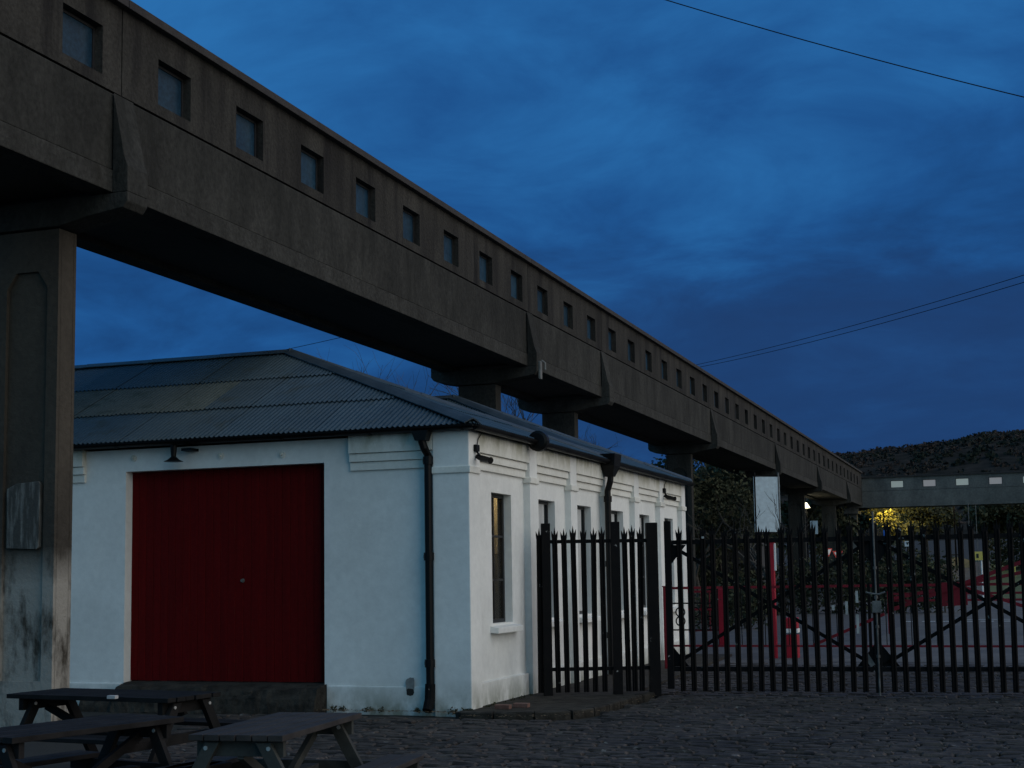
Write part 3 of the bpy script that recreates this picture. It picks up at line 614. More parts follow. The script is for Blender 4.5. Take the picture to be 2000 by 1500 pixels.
# ------------------------------------------------------------------ raised footing with kerb at the corner
kp = [(XW+.02, 16.42), (-6.0, 16.43), (-5.55, 16.58), (-5.2, 16.86), (-5.06, 17.4), (-5.02, 18.3), (-4.98, 19.0), (-4.86, 19.75)]
def cr(p, n=6):
    o = []; p = [Vector((*q, 0)) for q in p]; p = [p[0]*2-p[1]]+p+[p[-1]*2-p[-2]]
    for i in range(1, len(p)-2):
        for k_ in range(n):
            t = k_/n; a, b_, c, d = p[i-1], p[i], p[i+1], p[i+2]
            o.append(.5*((2*b_)+(c-a)*t+(2*a-5*b_+4*c-d)*t*t+(3*b_-a-3*c+d)*t**3))
    return o+[p[-2]]
kc = cr(kp)
pav = MB(); poly = [(q.x-.05, q.y+.05) for q in kc]+[(-5.2, 20.2), (-5.6, 29.4), (XP, 29.4), (XP, 16.5)]
pav.prism(poly, -.1, .040, 'z'); po = pav.build('pavement', M_stone); tag(po, kind='structure')
acc = 0; last = kc[0]; cur = [kc[0]]
def kerb(pts):
    b = MB(); n_ = len(pts); vs = []
    for i, q in enumerate(pts):
        d = (pts[min(i+1, n_-1)]-pts[max(i-1, 0)]).normalized(); sd = Vector((d.y, -d.x, 0)); sh = .012*(1 if i == 0 else -1 if i == n_-1 else 0); q = q+d*sh
        for a_, z in ((-.07, -.05), (.07, -.05), (.07, .045), (.055, .06), (-.055, .06), (-.07, .045)): vs.append(q+sd*a_+Vector((0, 0, z+random.uniform(-.004, .004))))
    b.add(vs, [(i*6+k_, i*6+(k_+1) % 6, (i+1)*6+(k_+1) % 6, (i+1)*6+k_) for i in range(n_-1) for k_ in range(6)]+[tuple(range(6)), tuple((n_-1)*6+k_ for k_ in range(5, -1, -1))])
    b.build('kerb_stone', M_stone, po)
for q in kc[1:]:
    cur.append(q); acc += (q-last).length; last = q
    if acc > .42: kerb(cur); cur = [q]; acc = 0
if len(cur) > 1: kerb(cur)
for (x, y) in ((-6.28, 16.95), (-6.12, 17.2)): MB().box(x, x+.20, y, y+.11, .040, .095).build('brick', M_brick, po, bevel=.008)

b = MB(); rl_ = random.Random(9)
for i in range(900):
    q = rl_.random()
    if q < .45: x, y = rl_.uniform(-8.6, -6.5), 16.72-abs(rl_.gauss(0, .10))
    elif q < .7: k_ = rl_.choice(kc); x, y = k_.x+rl_.gauss(0, .12), k_.y-.12+rl_.gauss(0, .10)
    elif q < .85: x, y = rl_.uniform(-4.7, 0), 19.9+rl_.gauss(0, .15)
    else: x, y = rl_.uniform(-8, 1), rl_.uniform(11, 19)
    a_ = rl_.uniform(0, 6.3); s_ = rl_.uniform(.010, .026); z = .022+rl_.uniform(0, .01); t_ = rl_.uniform(-.5, .5)*s_
    b.add([(x-s_*cos(a_), y-s_*sin(a_), z), (x+s_*.5*sin(a_), y-s_*.5*cos(a_), z+t_*.4), (x+s_*cos(a_), y+s_*sin(a_), z+.004), (x-s_*.5*sin(a_), y+s_*.5*cos(a_), z-t_*.3)], [(0, 1, 2, 3)])
o = b.build('leaf_litter', mat('dead_leaf', (.10, .065, .035), .9, (.16, .11, .06), 12), fix=False); tag(o, 'dead leaves and grit gathered along the wall foot and kerb', 'leaf litter', kind='stuff')
# ------------------------------------------------------------------ palisade fence and gates
def pale_mesh(h=2.32):
    b = MB(); w_ = .0385; prof = [(-w_, .012), (-.020, -.006), (-.009, .010), (0, .014), (.009, .010), (.020, -.006), (w_, .012)]
    zs = h-.14; n_ = len(prof); t = .003
    vs = [(x, y, 0) for x, y in prof]+[(x, y, zs) for x, y in prof]+[(x, y-t, 0) for x, y in prof]+[(x, y-t, zs) for x, y in prof]
    b.add(vs, [(i, i+1, n_+i+1, n_+i) for i in range(n_-1)]+[(2*n_+i+1, 2*n_+i, 3*n_+i, 3*n_+i+1) for i in range(n_-1)]+[(0, n_, 3*n_, 2*n_), (n_-1, 3*n_-1, 4*n_-1, 2*n_-1)])
    for cx_, wd_, hh, lean in ((-.025, .030, .095, -.020), (0, .032, .145, 0), (.025, .030, .095, .020)):
        b.add([(cx_-wd_/2, .012, zs-.02), (cx_+wd_/2, .012, zs-.02), (cx_+wd_/2, .006, zs-.02), (cx_-wd_/2, .006, zs-.02), (cx_-wd_/2+lean*.3, .010, zs+hh*.35), (cx_+wd_/2+lean*.3, .010, zs+hh*.35), (cx_+lean, .004, zs+hh)], [(0, 1, 5, 4), (4, 5, 6), (1, 2, 6, 5), (0, 4, 6, 3), (2, 3, 6)])
    return b
pm = pale_mesh(); pme = bpy.data.meshes.new('pale'); pme.from_pydata([(x, y, z) for x, y, z in pm.v], [], pm.f); pme.materials.append(M_iron)
def put_pale(parent, x, y, z0, rz=0):
    o = bpy.data.objects.new('pale', pme); COL.objects.link(o); o.parent = parent; o.location = Vector((x, y, z0))-wl(parent); o.rotation_euler = (random.uniform(-.012, .012), random.uniform(-.012, .012), rz+random.uniform(-.10, .10)); o.scale = (1, 1, random.uniform(.985, 1.01)); return o
A = Vector((-6.235, 19.02, 0)); C_ = Vector((-4.84, 19.60, 0)); D = (C_-A).normalized(); ang = math.atan2(D.y, D.x)
fence = thing('palisade_fence', A, 'short black steel palisade fence panel between the white wall and the gates', 'fence')
def post(parent, p, w_, h, name='post', z0=-.05):
    b = MB(); sd = Vector((-D.y, D.x, 0)); q = Vector((p.x, p.y, 0)); vs = [q+D*(w_/2*i)+sd*(w_/2*j)+Vector((0, 0, z)) for z in (z0, h) for i, j in ((-1, -1), (1, -1), (1, 1), (-1, 1))]
    b.add(vs, [(3, 2, 1, 0), (4, 5, 6, 7), (0, 1, 5, 4), (1, 2, 6, 5), (2, 3, 7, 6), (3, 0, 4, 7)]); return b.build(name, M_iron, parent, bevel=.006)
post(fence, A, .125, 2.45); Bp = A+D*.985; post(fence, Bp, .13, 2.46); post(fence, C_, .155, 2.44)
for (s0, s1) in ((-.11, .985), (.985, 1.50)):
    for z in (2.19, .40):
        MB().bar(A+D*s0+Vector((0, 0, z)), A+D*s1+Vector((0, 0, z)), .04, .05).build('rail', M_iron, fence)
for s in (-.105, .145, .27, .405, .54, .665, .80, 1.135, 1.225, 1.325): q = A+D*s+Vector((D.y, -D.x, 0))*.035; put_pale(fence, q.x, q.y, .08, ang)
# gates
G0 = Vector((-4.70, 19.70, 0)); G1 = Vector((0.046, 20.129, 0)); GD = (G1-G0).normalized(); GN = Vector((GD.y, -GD.x, 0)); gang = math.atan2(GD.y, GD.x)
def gate(s0, wid, label, flip):
    P = lambda s, z, o=0: G0+GD*s+GN*o+Vector((0, 0, z))
    t = thing('palisade_gate', P(s0, 0), label, 'gate', 'leaves of the palisade gate')
    e0, e1 = s0, s0+wid
    h1, h2 = (e0, e1) if not flip else (e1, e0)
    MB().bar(P(h1, .10), P(h1, 2.46), .09, .09, up=GN).build('hinge_stile', M_iron, t, bevel=.005)
    MB().bar(P(h2, .06), P(h2, 2.36), .05, .05, up=GN).build('lock_stile', M_iron, t, bevel=.005)
    a, c = min(h1, h2), max(h1, h2)
    for z in (2.155, .375): MB().bar(P(a, z), P(c, z), .045, .062).build('rail', M_iron, t)
    for z0_, z1_ in ((2.12, .42), (.42, 2.12)): MB().bar(P(a+.03, z0_, -.012), P(c-.03, z1_, -.012), .02, .05).build('brace', M_iron, t)
    for zz_, sg in ((2.12, -1), (.41, 1)):
        for hx, sx in ((a+.02, 1), (c-.02, -1)):
            if hx > 4 and False: continue
            b = MB(); q = [P(hx, zz_, -.01), P(hx+sx*.24, zz_, -.01), P(hx, zz_+sg*.30, -.01)]; b.add([x_ for x_ in q]+[x_+GN*.008 for x_ in q], [(0, 1, 2), (5, 4, 3), (0, 3, 4, 1), (1, 4, 5, 2), (2, 5, 3, 0)]); b.build('gusset', M_iron, t)
    s = a+.175
    k_ = 0
    while s < c-.06:
        q = P(s, .07, .045); put_pale(t, q.x, q.y, q.z, gang); s += .1555; k_ += 1
    return t
gate(.07, 2.82, 'left leaf of the black palisade gate, hinged beside the white building', False)
gate(2.94, 2.86, 'right leaf of the black palisade gate, running out of the frame', True)
P = lambda s, z, o=0: G0+GD*s+GN*o+Vector((0, 0, z))
t = thing('gate_latch', P(2.9, .4), 'worn grey drop bolt and chain fastening the two gate leaves', 'gate bolt')
M_worn = mat('worn_steel', (.05, .05, .05), .6, (.16, .16, .155), 6, bump=.002)
MB().tube([P(2.915, .02, .03), P(2.915, 2.52, .03)], .014, 8).build('bolt_rod', M_worn, t)
for z in (.55, .95, 1.35, 1.75): MB().tube([P(2.915, z-.02, .03), P(2.915, z+.02, .03)], .026, 8).build('bolt_guide', M_worn, t)
MB().tube([P(2.78, 1.42, .06), P(2.86, 1.40, .07), P(2.95, 1.39, .07), P(3.04, 1.42, .06)], .014, 6).build('chain', M_worn, t)
MB().bar(P(2.86, 1.22, .07), P(2.98, 1.22, .07), .03, .16).build('lock_box', M_worn, t, bevel=.006)
MB().bar(P(2.72, .62, .02), P(2.84, .42, .02), .012, .07).build('plate', M_worn, t)

for s_, z_, h_ in ((2.66, 1.28, .16), (2.52, 1.12, .18), (2.66, .86, .26), (2.34, 1.18, .07), (.58, 2.20, .03)):
    MB().bar(P(s_, z_, .085), P(s_, z_+h_, .085), .035, .006, up=GN).build('bare_steel_patch', mat('bare_steel', (.42, .42, .40), .6, (.25, .25, .24), 9), t)
# ------------------------------------------------------------------ picnic tables
def picnic(name_label, m_top, m_end, white_end=False):
    t = thing('picnic_table', (0, 0, 0), name_label, 'picnic table', 'picnic tables in the foreground')
    Lh, nb_, pw = .73, 6, .107; hw = nb_*pw/2
    for i in range(nb_):
        x = -hw+pw*(i+.5); MB().box(x-pw/2+.005, x+pw/2-.005, -Lh+random.uniform(-.006, .006), Lh+random.uniform(-.006, .006), .712, .75).build('table_board', m_top, t, bevel=.004)
    for sx in (-1, 1):
        for i in range(2):
            x = sx*(hw+.26+i*.135); MB().box(x-.064, x+.064, -Lh, Lh, .425, .46).build('bench_board', m_top, t, bevel=.004)
    for yy in (-Lh+.09, Lh-.12):
        MB().box(-hw+.03, hw-.03, yy-.022, yy+.022, .61, .711).build('table_bearer', m_end, t, bevel=.003)
        MB().box(-hw-.44, hw+.44, yy-.022+.046, yy+.022+.046, .34, .424).build('bench_bearer', m_end, t, bevel=.003)
        for sx in (-1, 1):
            b = MB(); b.bar((sx*.20, yy+.046*0-.0, .70), (sx*(hw+.22), yy, .0), .044, .095, up=(0, 1, 0)); b = MB()
            top, bot = Vector((sx*.17, yy-.046, .70)), Vector((sx*(hw+.24), yy-.046, .0)); dd = Vector((.048, 0, 0))
            b.add([top-dd+Vector((0, -.02, 0)), top+dd+Vector((0, -.02, 0)), bot+dd+Vector((0, -.02, 0)), bot-dd+Vector((0, -.02, 0)), top-dd+Vector((0, .02, 0)), top+dd+Vector((0, .02, 0)), bot+dd+Vector((0, .02, 0)), bot-dd+Vector((0, .02, 0))],
                  [(0, 1, 2, 3), (7, 6, 5, 4), (0, 4, 5, 1), (1, 5, 6, 2), (2, 6, 7, 3), (3, 7, 4, 0)]); b.build('leg', m_end, t, bevel=.003)
            MB().tube([(sx*.21, yy-.072, .665), (sx*.21, yy-.066, .665)], .014, 8).build('bolt', M_bolt, t)
        MB().bar((0, yy, .62), (0, yy*.3, .40), .04, .06).build('brace', m_end, t)
    MB().box(-.05, .05, -Lh+.16, Lh-.16, .37, .41).build('centre_rail', m_end, t)
    return t
def place(o, x, y, a): o.location = (x, y, 0); o.rotation_euler = (0, 0, a); WL[o.name] = Vector((x, y, 0))
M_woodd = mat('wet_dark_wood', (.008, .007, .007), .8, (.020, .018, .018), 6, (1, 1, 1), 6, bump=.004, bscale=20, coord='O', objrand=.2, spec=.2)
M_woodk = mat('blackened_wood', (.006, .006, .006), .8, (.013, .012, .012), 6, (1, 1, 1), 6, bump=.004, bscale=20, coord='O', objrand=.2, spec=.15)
t1 = picnic('weathered wooden picnic table nearest the door, with grey end bearer and bolts', M_wood, M_woodg); place(t1, -4.69, 8.53, R(6.3))
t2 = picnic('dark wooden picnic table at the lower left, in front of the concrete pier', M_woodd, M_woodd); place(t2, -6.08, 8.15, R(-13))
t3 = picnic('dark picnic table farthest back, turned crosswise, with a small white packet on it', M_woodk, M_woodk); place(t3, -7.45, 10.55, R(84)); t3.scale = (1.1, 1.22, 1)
o = MB().box(-7.10, -7.02, 9.97, 10.02, .752, .780).build('packet', mat('dull_white_card', (.38, .38, .38), .8), bevel=.004); tag(o, 'small white packet lying on the rear dark picnic table', 'packet')

# ------------------------------------------------------------------ level-crossing style red gate and posts beyond the fence
t = thing('narrow_red_post', (-5.87, 24.8, 0), 'narrow red post against the white side wall, just right of the widest fence post', 'post')
MB().box(-5.93, -5.84, 24.76, 24.85, -.05, 1.48).build('shaft', M_rediron, t, bevel=.008); MB().box(-5.94, -5.83, 24.75, 24.86, 1.48, 1.50).build('cap', M_rediron, t)
t = thing('red_barrier_gate', (-5.8, 24.8, 0), 'long red and black railed barrier gate with rings, behind the palisade gates', 'barrier')
xa, xb = -5.80, 1.4; yy = 24.8
for z, h, m in ((1.46, .045, M_rediron), (.44, .035, M_rediron), (1.19, .024, M_iron), (.72, .024, M_iron)):
    MB().box(xa, xb if m is M_rediron else -5.0, yy-.02, yy+.02, z-h/2, z+h/2).build('rail', m, t)
for cx_ in (-5.63, -5.36, -5.10):
    MB().ring((cx_, yy, 1.035), .080, .012).build('ring', M_iron, t); MB().ring((cx_, yy, .875), .080, .012).build('ring', M_iron, t)
for i in range(16):
    x = -4.95+i*.41; MB().bar((x, yy, .44), (x, yy, 1.46), .014, .014, up=(0, 1, 0)).build('upright', M_iron, t)
for i, (x, h_) in enumerate(((-5.80, 1.46), (-2.35, 1.50), (-.8, 1.55))): MB().bar((x, yy, -.05), (x, yy, h_), .05, .05, up=(0, 1, 0)).build('stanchion', M_iron if i else M_rediron, t)
MB().bar((-3.3, yy-.04, .46), (-2.1, yy-.04, .98), .025, .05).build('diagonal_brace', M_rediron, t)
MB().bar((-1.95, yy-.04, 1.06), (.35, yy-.04, 1.90), .03, .065).build('diagonal_brace', M_rediron, t)
MB().bar((-.75, yy-.04, 1.40), (1.2, yy-.04, .72), .03, .055).build('diagonal_brace', M_rediron, t)
MB().prism([(-1.25, 1.10), (-.75, 1.12), (-.75, 1.50), (-1.15, 1.50)], yy-.03, yy+.03).build('gusset', M_rediron, t)
t = thing('red_post', (-4.62, 28.75, 0), 'tall square red post standing behind the left gate leaf', 'post')
MB().box(-4.70, -4.56, 28.68, 28.82, -.05, 2.29).build('shaft', M_redpost, t, bevel=.01); MB().box(-4.71, -4.55, 28.67, 28.83, 2.29, 2.33).build('cap', M_redpost, t)
MB().box(-4.555, -4.52, 28.70, 28.74, 1.75, 2.30).build('white_strip', M_wpaint, t)
t = thing('red_bollard', (-6.69, 34, 0), 'short thick red post farther back than the tall red one', 'post')
MB().box(-6.77, -6.61, 33.92, 34.08, -.05, 1.34).build('shaft', M_redpost, t, bevel=.015)
t = thing('red_white_bin', (-4.25, 28.9, 0), 'low red box with a white band beside the tall red post', 'bin')
MB().box(-4.40, -4.16, 28.8, 29.1, -.02, .46).build('body', M_redpost, t, bevel=.015); MB().box(-4.41, -4.15, 28.79, 29.11, .50, .58).build('band', M_wpaint, t); MB().box(-4.40, -4.16, 28.8, 29.1, .58, .80).build('lid', M_redpost, t, bevel=.02)
t = thing('red_railing', (-7.6, 34, 0), 'farther short red railing running left from the short red post', 'railing')
for z in (1.28, .85, .35): MB().box(-9.0, -6.78, 33.98, 34.02, z-.025, z+.025).build('rail', M_rediron, t)
for i in range(12): MB().box(-9.0+i*.2, -8.975+i*.2, 33.985, 34.015, .35, 1.28).build('bar', M_rediron, t)
t = thing('far_red_barrier', (-1.0, 40, 0), 'farther red barrier with a raised boom at the right, over the pale road', 'barrier')
MB().box(-3.3, -3.18, 39.95, 40.07, -.05, 1.15).build('post', M_rediron, t); MB().box(.4, .5, 39.95, 40.07, -.05, 1.15).build('post', M_rediron, t)
for z in (1.08, .90): MB().box(-3.3, 1.9, 39.97, 40.03, z-.03, z+.03).build('rail', M_rediron, t)
MB().bar((-3.2, 39.9, .95), (1.9, 39.9, 1.95), .05, .09).build('boom', M_rediron, t)
t = thing('notice_strip', (-4.95, 30.5, 0), 'narrow pale vertical notice strip left of the tall red post', 'sign')
MB().tube([(-4.95, 30.55, -.05), (-4.95, 30.55, 2.4)], .03, 8).build('pole', M_iron, t); MB().box(-5.03, -4.87, 30.47, 30.50, 1.75, 2.35).build('plate', M_wpaint, t)

# tall pale banner sign under the bridge
t = thing('banner_sign', (-8.28, 51, 0), 'tall pale rectangular banner board on a post under the footbridge', 'sign')
M_banner = mat('pale_banner', (.50, .58, .62), .6, (.42, .50, .55), .8, (1, 1, 1), 4)
b = MB(); ca, sa = cos(R(32)), sin(R(32)); c0 = Vector((-8.28, 51, 0)); dx = Vector((ca, sa, 0)); 
b = MB().bar(c0+Vector((0, 0, 3.18)), c0+Vector((0, 0, 5.17)), 1.0, .03, up=(sa, -ca, 0)); b.build('board', M_banner, t)
for s_ in (-.46, .46): MB().tube([c0+dx*s_+Vector((0, 0, 0)), c0+dx*s_+Vector((0, 0, 5.32))], .035, 8).build('post', M_worn if s_ > 0 else M_iron, t)
for z in (3.15, 5.20): MB().bar(c0-dx*.46+Vector((0, 0, z)), c0+dx*.46+Vector((0, 0, z)), .05, .05).build('frame_rail', M_iron, t)
t = thing('small_pale_sign', (-9.75, 75, 0), 'small pale blue board farther along, below the footbridge', 'sign')
MB().box(-9.95, -9.57, 75, 75.03, 3.70, 4.40).build('board', M_banner, t); MB().tube([(-9.76, 75.06, 0), (-9.76, 75.06, 4.4)], .03, 6).build('post', M_iron, t)
def giveway(x, y, z, s_, label, side=0):
    t = thing('give_way_sign', (x, y, 0), label, 'road sign', 'give way signs')
    rot = R(side); ca, sa = cos(rot), sin(rot)
    def tri(r_, off): 
        pts = [(-r_, r_*.6), (r_, r_*.6), (0, -r_*1.15)]; b = MB(); n_ = Vector((sa, -ca, 0)); 
        vs = [Vector((x, y, z))+Vector((ca, sa, 0))*px_+Vector((0, 0, pz_))+n_*o_ for o_ in (off, off+.01) for px_, pz_ in pts]
        b.add(vs, [(0, 1, 2), (5, 4, 3), (0, 3, 4, 1), (1, 4, 5, 2), (2, 5, 3, 0)]); return b
    tri(s_, .05).build('red_border', M_signred, t); tri(s_*.66, .062).build('white_centre', M_wpaint, t)
    MB().tube([(x, y, -.1), (x, y, z+s_*.6)], .035, 8).build('pole', M_iron, t)
giveway(-9.78, 85, 2.72, .36, 'nearer and larger red and white give way triangle', 40)
giveway(-10.55, 87, 2.95, .30, 'smaller give way triangle left of the larger one', 50)
t = thing('blue_arrow_sign', (-5.67, 70, 0), 'small blue sign with a white curved arrow above the right gate leaf', 'road sign')
MB().box(-5.83, -5.53, 69.97, 70, 3.34, 3.68).build('plate', M_blue, t); MB().tube([(-5.68, 70.04, 0), (-5.68, 70.04, 3.6)], .03, 6).build('pole', M_iron, t)
MB().tube([(-5.64, 69.95, 3.62), (-5.72, 69.95, 3.54), (-5.72, 69.95, 3.46), (-5.64, 69.95, 3.38)], [.012, .03, .03, .012], 6).build('arrow', M_wpaint, t)
t = thing('white_arrow_sign', (-4.72, 70, 0), 'white square sign with a dark arrow below the blue sign', 'road sign')
MB().box(-4.86, -4.60, 69.97, 70, 2.87, 3.12).build('plate', M_wpaint, t); MB().prism([(-4.80, 3.07), (-4.66, 3.07), (-4.73, 2.93)], 69.955, 69.965).build('arrow', M_mark, t); MB().tube([(-4.73, 70.04, 0), (-4.73, 70.04, 3.1)], .03, 6).build('pole', M_iron, t)
t = thing('white_pennant_sign', (-5.12, 70.3, 0), 'tiny white triangular sign left of the white arrow sign', 'road sign')
MB().prism([(-5.21, 3.12), (-5.01, 3.03), (-5.21, 2.92)], 70.2, 70.22).build('plate', M_wpaint, t); MB().tube([(-5.2, 70.25, 0), (-5.2, 70.25, 3.1)], .02, 6).build('pole', M_iron, t)
t = thing('yellow_sign', (-1.9, 80, 0), 'yellow plate sign on two pale legs beside the lit verge', 'road sign')
MB().box(-2.10, -1.50, 80, 80.03, 2.22, 2.68).build('plate', M_yel, t, bevel=.01); MB().box(-1.86, -1.74, 79.985, 79.995, 2.34, 2.56).build('symbol', M_mark, t)
for x in (-2.02, -1.62): MB().tube([(x, 80.06, -.1), (x, 80.06, 2.5)], .04, 8).build('leg', M_wpaint, t)
t = thing('small_yellow_sign', (-.05, 60, 0), 'small yellow plate on a dark post near the right edge', 'road sign')
MB().box(-.17, .07, 60, 60.03, 1.58, 1.86).build('plate', M_yel, t); MB().tube([(-.05, 60.05, 0), (-.05, 60.05, 1.8)], .035, 6).build('post', M_iron, t)
for (x, y, z0_, z1_, lab) in ((-2.70, 100, 1, 6.1, 'shorter thin pale pole under the crossing footbridge'), (-2.23, 100, 1, 6.1, 'longer thin pale pole under the crossing footbridge'), (-5.85, 66, 0, 4.0, 'thin pale pole beside the gate meeting point')):
    t = thing('pole', (x, y, 0), lab, 'pole', 'thin poles beyond the gates'); MB().tube([(x, y, 0), (x, y, z1_)], .028, 6).build('shaft', M_worn, t); MB().tube([(x, y, z1_), (x, y, z1_+.05)], .045, 6).build('cap', M_worn, t)
# road markings
b = MB(); 
for k_ in range(9): b.box(-3.6+k_*.62, -3.6+k_*.62+.42, 49.3, 49.62, .008, .012)
b.box(-1.7, 1.5, 51.2, 51.4, .008, .012)
o = b.build('road_marking', M_line); tag(o, kind='structure')
t = thing('retaining_wall', (-3.6, 110, 2), 'low sandy retaining wall lit yellow on the bank below the crossing footbridge', 'wall')
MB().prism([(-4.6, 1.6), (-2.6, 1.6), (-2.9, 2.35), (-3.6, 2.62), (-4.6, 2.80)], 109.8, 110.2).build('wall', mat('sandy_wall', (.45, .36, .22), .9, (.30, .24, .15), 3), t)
MB().box(-4.7, -3.5, 109.7, 110.3, 2.80, 2.88).build('coping', M_stone, t)
# lamps
def street_lamp(x, y, z, label, energy, col, em, r_=.13):
    g = ground_z(x, y); t = thing('street_lamp', (x, y, g), label, 'street lamp', 'lit street lamps')
    MB().tube([(x, y, g-.1), (x, y, g+1), (x, y, z-.25)], [.09, .07, .045], 8).build('post', M_iron, t)
    MB().tube([(x, y, z-.24), (x, y, z+.10)], [r_*1.3, .04], 10).build('lantern', mat('lit_lantern_'+('white' if col[2] > .5 else 'yellow'), (.8, .8, .8), .5, emis=(col, em)), t)
    MB().tube([(x, y, z+.10), (x, y, z+.14)], [.06, .02], 8).build('cap', M_iron, t)
    l = bpy.data.lights.new('lantern_light', 'POINT'); l.energy = energy; l.color = col; l.shadow_soft_size = .2; o = bpy.data.objects.new('lantern_light', l); COL.objects.link(o); o.parent = t; o.location = (0, -.0, z-g-.42)
street_lamp(-12.15, 90, 6.0, 'lit street lamp with a pale cone lantern seen under the footbridge', 45, (1, .92, .62), 3.2, .19)
street_lamp(-9.3, 112.5, 7.25, 'yellow street lamp hidden among the lit tree behind the crossing footbridge', 520, (1, .74, .13), 6, .15)
street_lamp(-3.9, 107.5, 7.1, 'yellow street lamp just behind the crossing footbridge over the verge', 170, (1, .80, .35), 4, .12)
# small dark cabin
t = thing('cabin', (-12.3, 62, 0), 'dark low cabin with pale window trims behind the hedge', 'cabin')
MB().box(-14.2, -10.6, 62, 65, 0, 3.7).build('wall', mat('cabin_wall', (.03, .03, .032), .8), t); MB().prism([(-14.4, 3.7), (-10.4, 3.7), (-12.4, 4.5)], 61.8, 65.2).build('roof', M_dark, t)
for x in (-11.9, -11.3):
    f = MB()
    for q in ((x, x+.42, 3.38, 3.42), (x, x+.42, 2.9, 2.94), (x, x+.04, 2.94, 3.38), (x+.38, x+.42, 2.94, 3.38)): f.box(q[0], q[1], 61.93, 61.99, q[2], q[3])
    fo = f.build('window', mat('trim', (.25, .26, .26), .7), t); MB().box(x+.04, x+.38, 61.95, 61.97, 2.94, 3.38).build('pane', M_glass, fo)

# ------------------------------------------------------------------ trees, hedges
def bare_tree(x, y, h, label, seed, spread=.5, lean=0, rad=.06, depth=5, leaves=0, m=None, crown0=.25, lsize=.10, group=None, name='bare_tree', cat='tree', crown_r=None):
    rnd = random.Random(seed); g = ground_z(x, y); t = thing(name, (x, y, g), label, cat, group); tr = MB(); br = MB(); lf = MB()
    def grow(p, d, ln, r_, lv):
        q = p+d*ln; mid = p+d*ln*.5+Vector((rnd.gauss(0, 1), rnd.gauss(0, 1), rnd.gauss(0, .4)))*ln*.06
        (tr if lv == depth else br).tube([p, mid, q], [r_, r_*.82, r_*.62], 5 if lv > 2 else 3, cap=False)
        if lv <= 2 and leaves: clump(lf, q, ln*.8+.25, leaves, lsize, .8, rnd)
        if lv == 0: return
        n_ = 3 if lv > 1 else 2
        for k_ in range(n_+(lv == depth)):
            s_ = rnd.uniform(.55, 1.0) if lv < depth else rnd.uniform(.45, 1)
            dd = (d+Vector((rnd.gauss(0, 1), rnd.gauss(0, 1), rnd.gauss(.15, .5)))*spread).normalized()
            grow(p+d*ln*s_, dd, ln*rnd.uniform(.6, .8), r_*.58, lv-1)
    grow(Vector((x, y, g-.1)), Vector((lean, 0, 1)).normalized(), h*.38, rad*h/6, depth)
    tr.build('trunk', M_bark, t, fix=False, smooth=True); br.build('branches', M_bark, t, fix=False)
    if leaves: lf.build('crown', m or M_leaf, t, fix=False)
    return t
bare_tree(-26.3, 60, 14.0, 'thin bare conifer-like tree just above the white building roof', 11, .42, 0, .05, 5)
bare_tree(-20.9, 62, 12.6, 'bare tree between the second and third footbridge piers', 4, .5, 0, .07, 5)
bare_tree(-17.3, 58, 10.2, 'bare twiggy tree right of the third pier over the roof', 21, .55, .05, .09, 6)
bare_tree(-15.0, 62, 7.2, 'leafy dark tree behind the third pier', 5, .55, 0, .09, 4, 34, M_leaf, lsize=.13, name='leafy_tree')
bare_tree(-13.2, 57, 6.2, 'dark leafy tree left of the fourth footbridge pier', 8, .55, 0, .09, 4, 34, M_leaf, lsize=.12, name='leafy_tree')
bare_tree(-11.7, 54, 6.2, 'dark ivy-hung tree under the footbridge right of the white building', 14, .5, 0, .10, 5, 20, M_leaf, lsize=.09, name='leafy_tree')
bare_tree(-11.9, 60.5, 5.6, 'dark leafy tree close left of the tall banner sign', 17, .5, 0, .09, 5, 20, M_leaf, lsize=.09, name='leafy_tree')
bare_tree(-7.85, 48, 5.4, 'small bare bush tree with branches crossing the banner sign', 31, .5, -.02, .07, 4, 0, M_leaf, lsize=.06)
bare_tree(-16.0, 75, 8.5, 'large dark tree seen below the footbridge, farther back', 41, .55, 0, .09, 4, 40, M_leaf, lsize=.16, name='leafy_tree')
bare_tree(-13.0, 98, 6.6, 'dark tree behind the lit street lamp', 43, .55, 0, .09, 4, 40, M_leaf, lsize=.18, name='leafy_tree')
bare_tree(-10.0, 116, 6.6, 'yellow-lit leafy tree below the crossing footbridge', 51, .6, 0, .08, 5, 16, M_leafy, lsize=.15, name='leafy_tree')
bare_tree(-6.4, 117, 5.9, 'partly lit tree right of the yellow-lit one', 52, .6, 0, .08, 5, 14, M_leaf, lsize=.15, name='leafy_tree')
for i, (x, y, h) in enumerate(((-1.8, 122, 6.0), (1.5, 120, 6.2), (4.8, 122, 5.8), (-11.5, 124, 6.5))):
    bare_tree(x, y, h, ['dark tree below the crossing footbridge right of the pale poles', 'dark tree near the right edge behind the crossing footbridge', 'dark tree at the right edge behind the crossing footbridge', 'dark tree left of the yellow-lit one'][i], 60+i, .6, 0, .08, 4, 46, M_leaf, lsize=.2, name='leafy_tree')
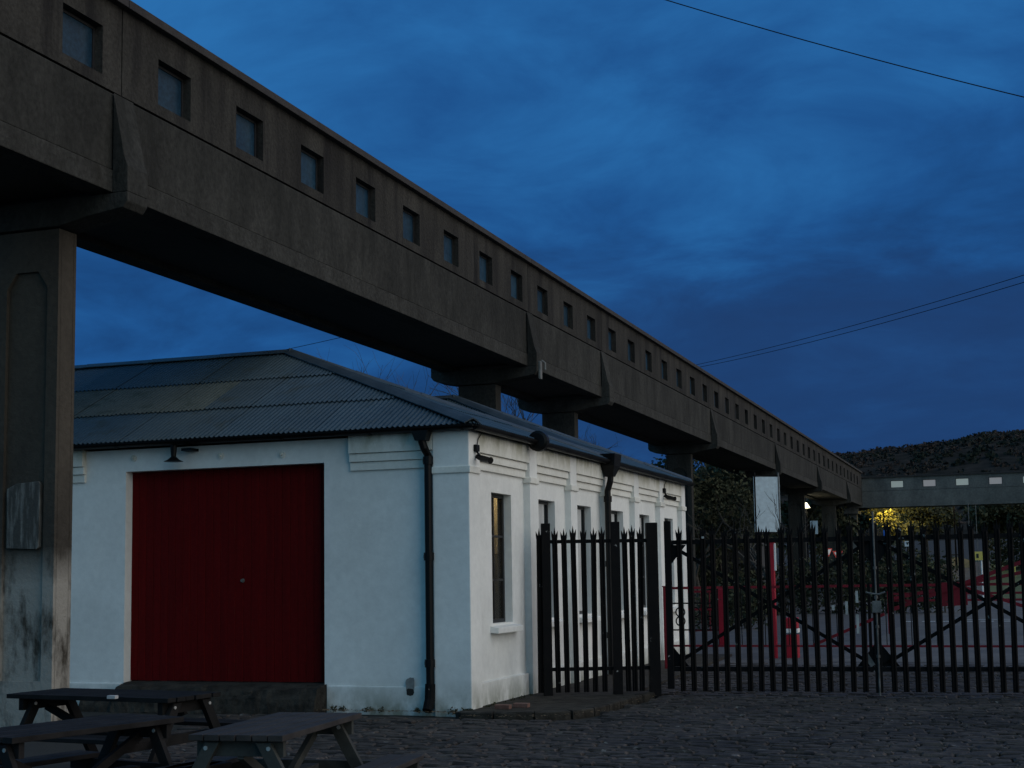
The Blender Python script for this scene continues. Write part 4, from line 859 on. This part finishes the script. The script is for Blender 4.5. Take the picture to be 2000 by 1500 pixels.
def hedge(x0, x1, y, h, label, seed, m=M_leaf, dens=90, ls=.10, dy=.9):
    rnd = random.Random(seed); t = thing('hedge', ((x0+x1)/2, y, ground_z(x0, y)), label, 'hedge'); b = MB(); x = x0; st = MB()
    while x < x1:
        hh = h*rnd.uniform(.72, 1.08)
        for z in [hh*q for q in (.15, .4, .65, .85)]: clump(b, (x, y+rnd.uniform(-.2, .2)*dy, ground_z(x, y)+z), hh*.28+.1, dens, ls, .9, rnd)
        st.tube([(x, y, ground_z(x, y)-.1), (x+rnd.uniform(-.2, .2), y, ground_z(x, y)+hh*.8)], [.04, .01], 5)
        x += h*.28
    b.build('foliage', m, t, fix=False); st.build('stems', M_bark, t)
hedge(-13, -2.6, 60, 2.3, 'dark untrimmed hedge behind the left gate leaf', 71)
hedge(-9.2, -7.4, 44, 1.5, 'low dark bushes at the foot of the footbridge piers', 72, ls=.07)
hedge(-6.2, -2.8, 72, 2.2, 'dark bush behind the right gate leaf, before the lit verge', 73)
hedge(-12, -5.6, 96, 2.8, 'dark scrub under the junction of the two footbridges', 74, ls=.14)
hedge(-1.0, 6, 108, 2.6, 'dark scrub on the bank at the right edge', 75, ls=.14)

# ------------------------------------------------------------------ overhead cables
def cable(p, q, sag, label, grp='overhead cables', r_=.014, n=24):
    p = Vector(p); q = Vector(q); o = MB().tube([p.lerp(q, i/n)-Vector((0, 0, sag*4*(i/n)*(1-i/n))) for i in range(n+1)], r_, 5).build('overhead_cable', M_iron)
    tag(o, label, 'cable', grp)
A1, B1 = Vector((-6.766, 30, 14.564)), Vector((.663, 30, 11.334)); d = B1-A1
up = Vector((0, 0, .24)); cable(A1-d*.6+up, B1+d*.6+up, .30, 'single black cable crossing the upper right of the sky', r_=.0125)
A2, B2 = Vector((-12.39, 60, 10.78)), Vector((.646, 40, 9.68)); d = B2-A2
up = Vector((0, 0, .26)); cable(A2-d*.3+up, B2+d*.5+up, .40, 'upper of the paired cables rising to the right over the footbridge', r_=.0105)
cable(A2-d*.3+up+Vector((.0, 0, -.08)), B2+d*.5+up+Vector((0, 0, -.16)), .47, 'lower of the paired cables rising to the right over the footbridge', r_=.0105)
A3, B3 = Vector((-22.449, 40, 9.083)), Vector((-17.963, 36, 8.653)); d = B3-A3
cable(A3-d*.4, B3+d*1.2, .05, 'thin cable above the ridge of the white building, left of the footbridge', r_=.009)
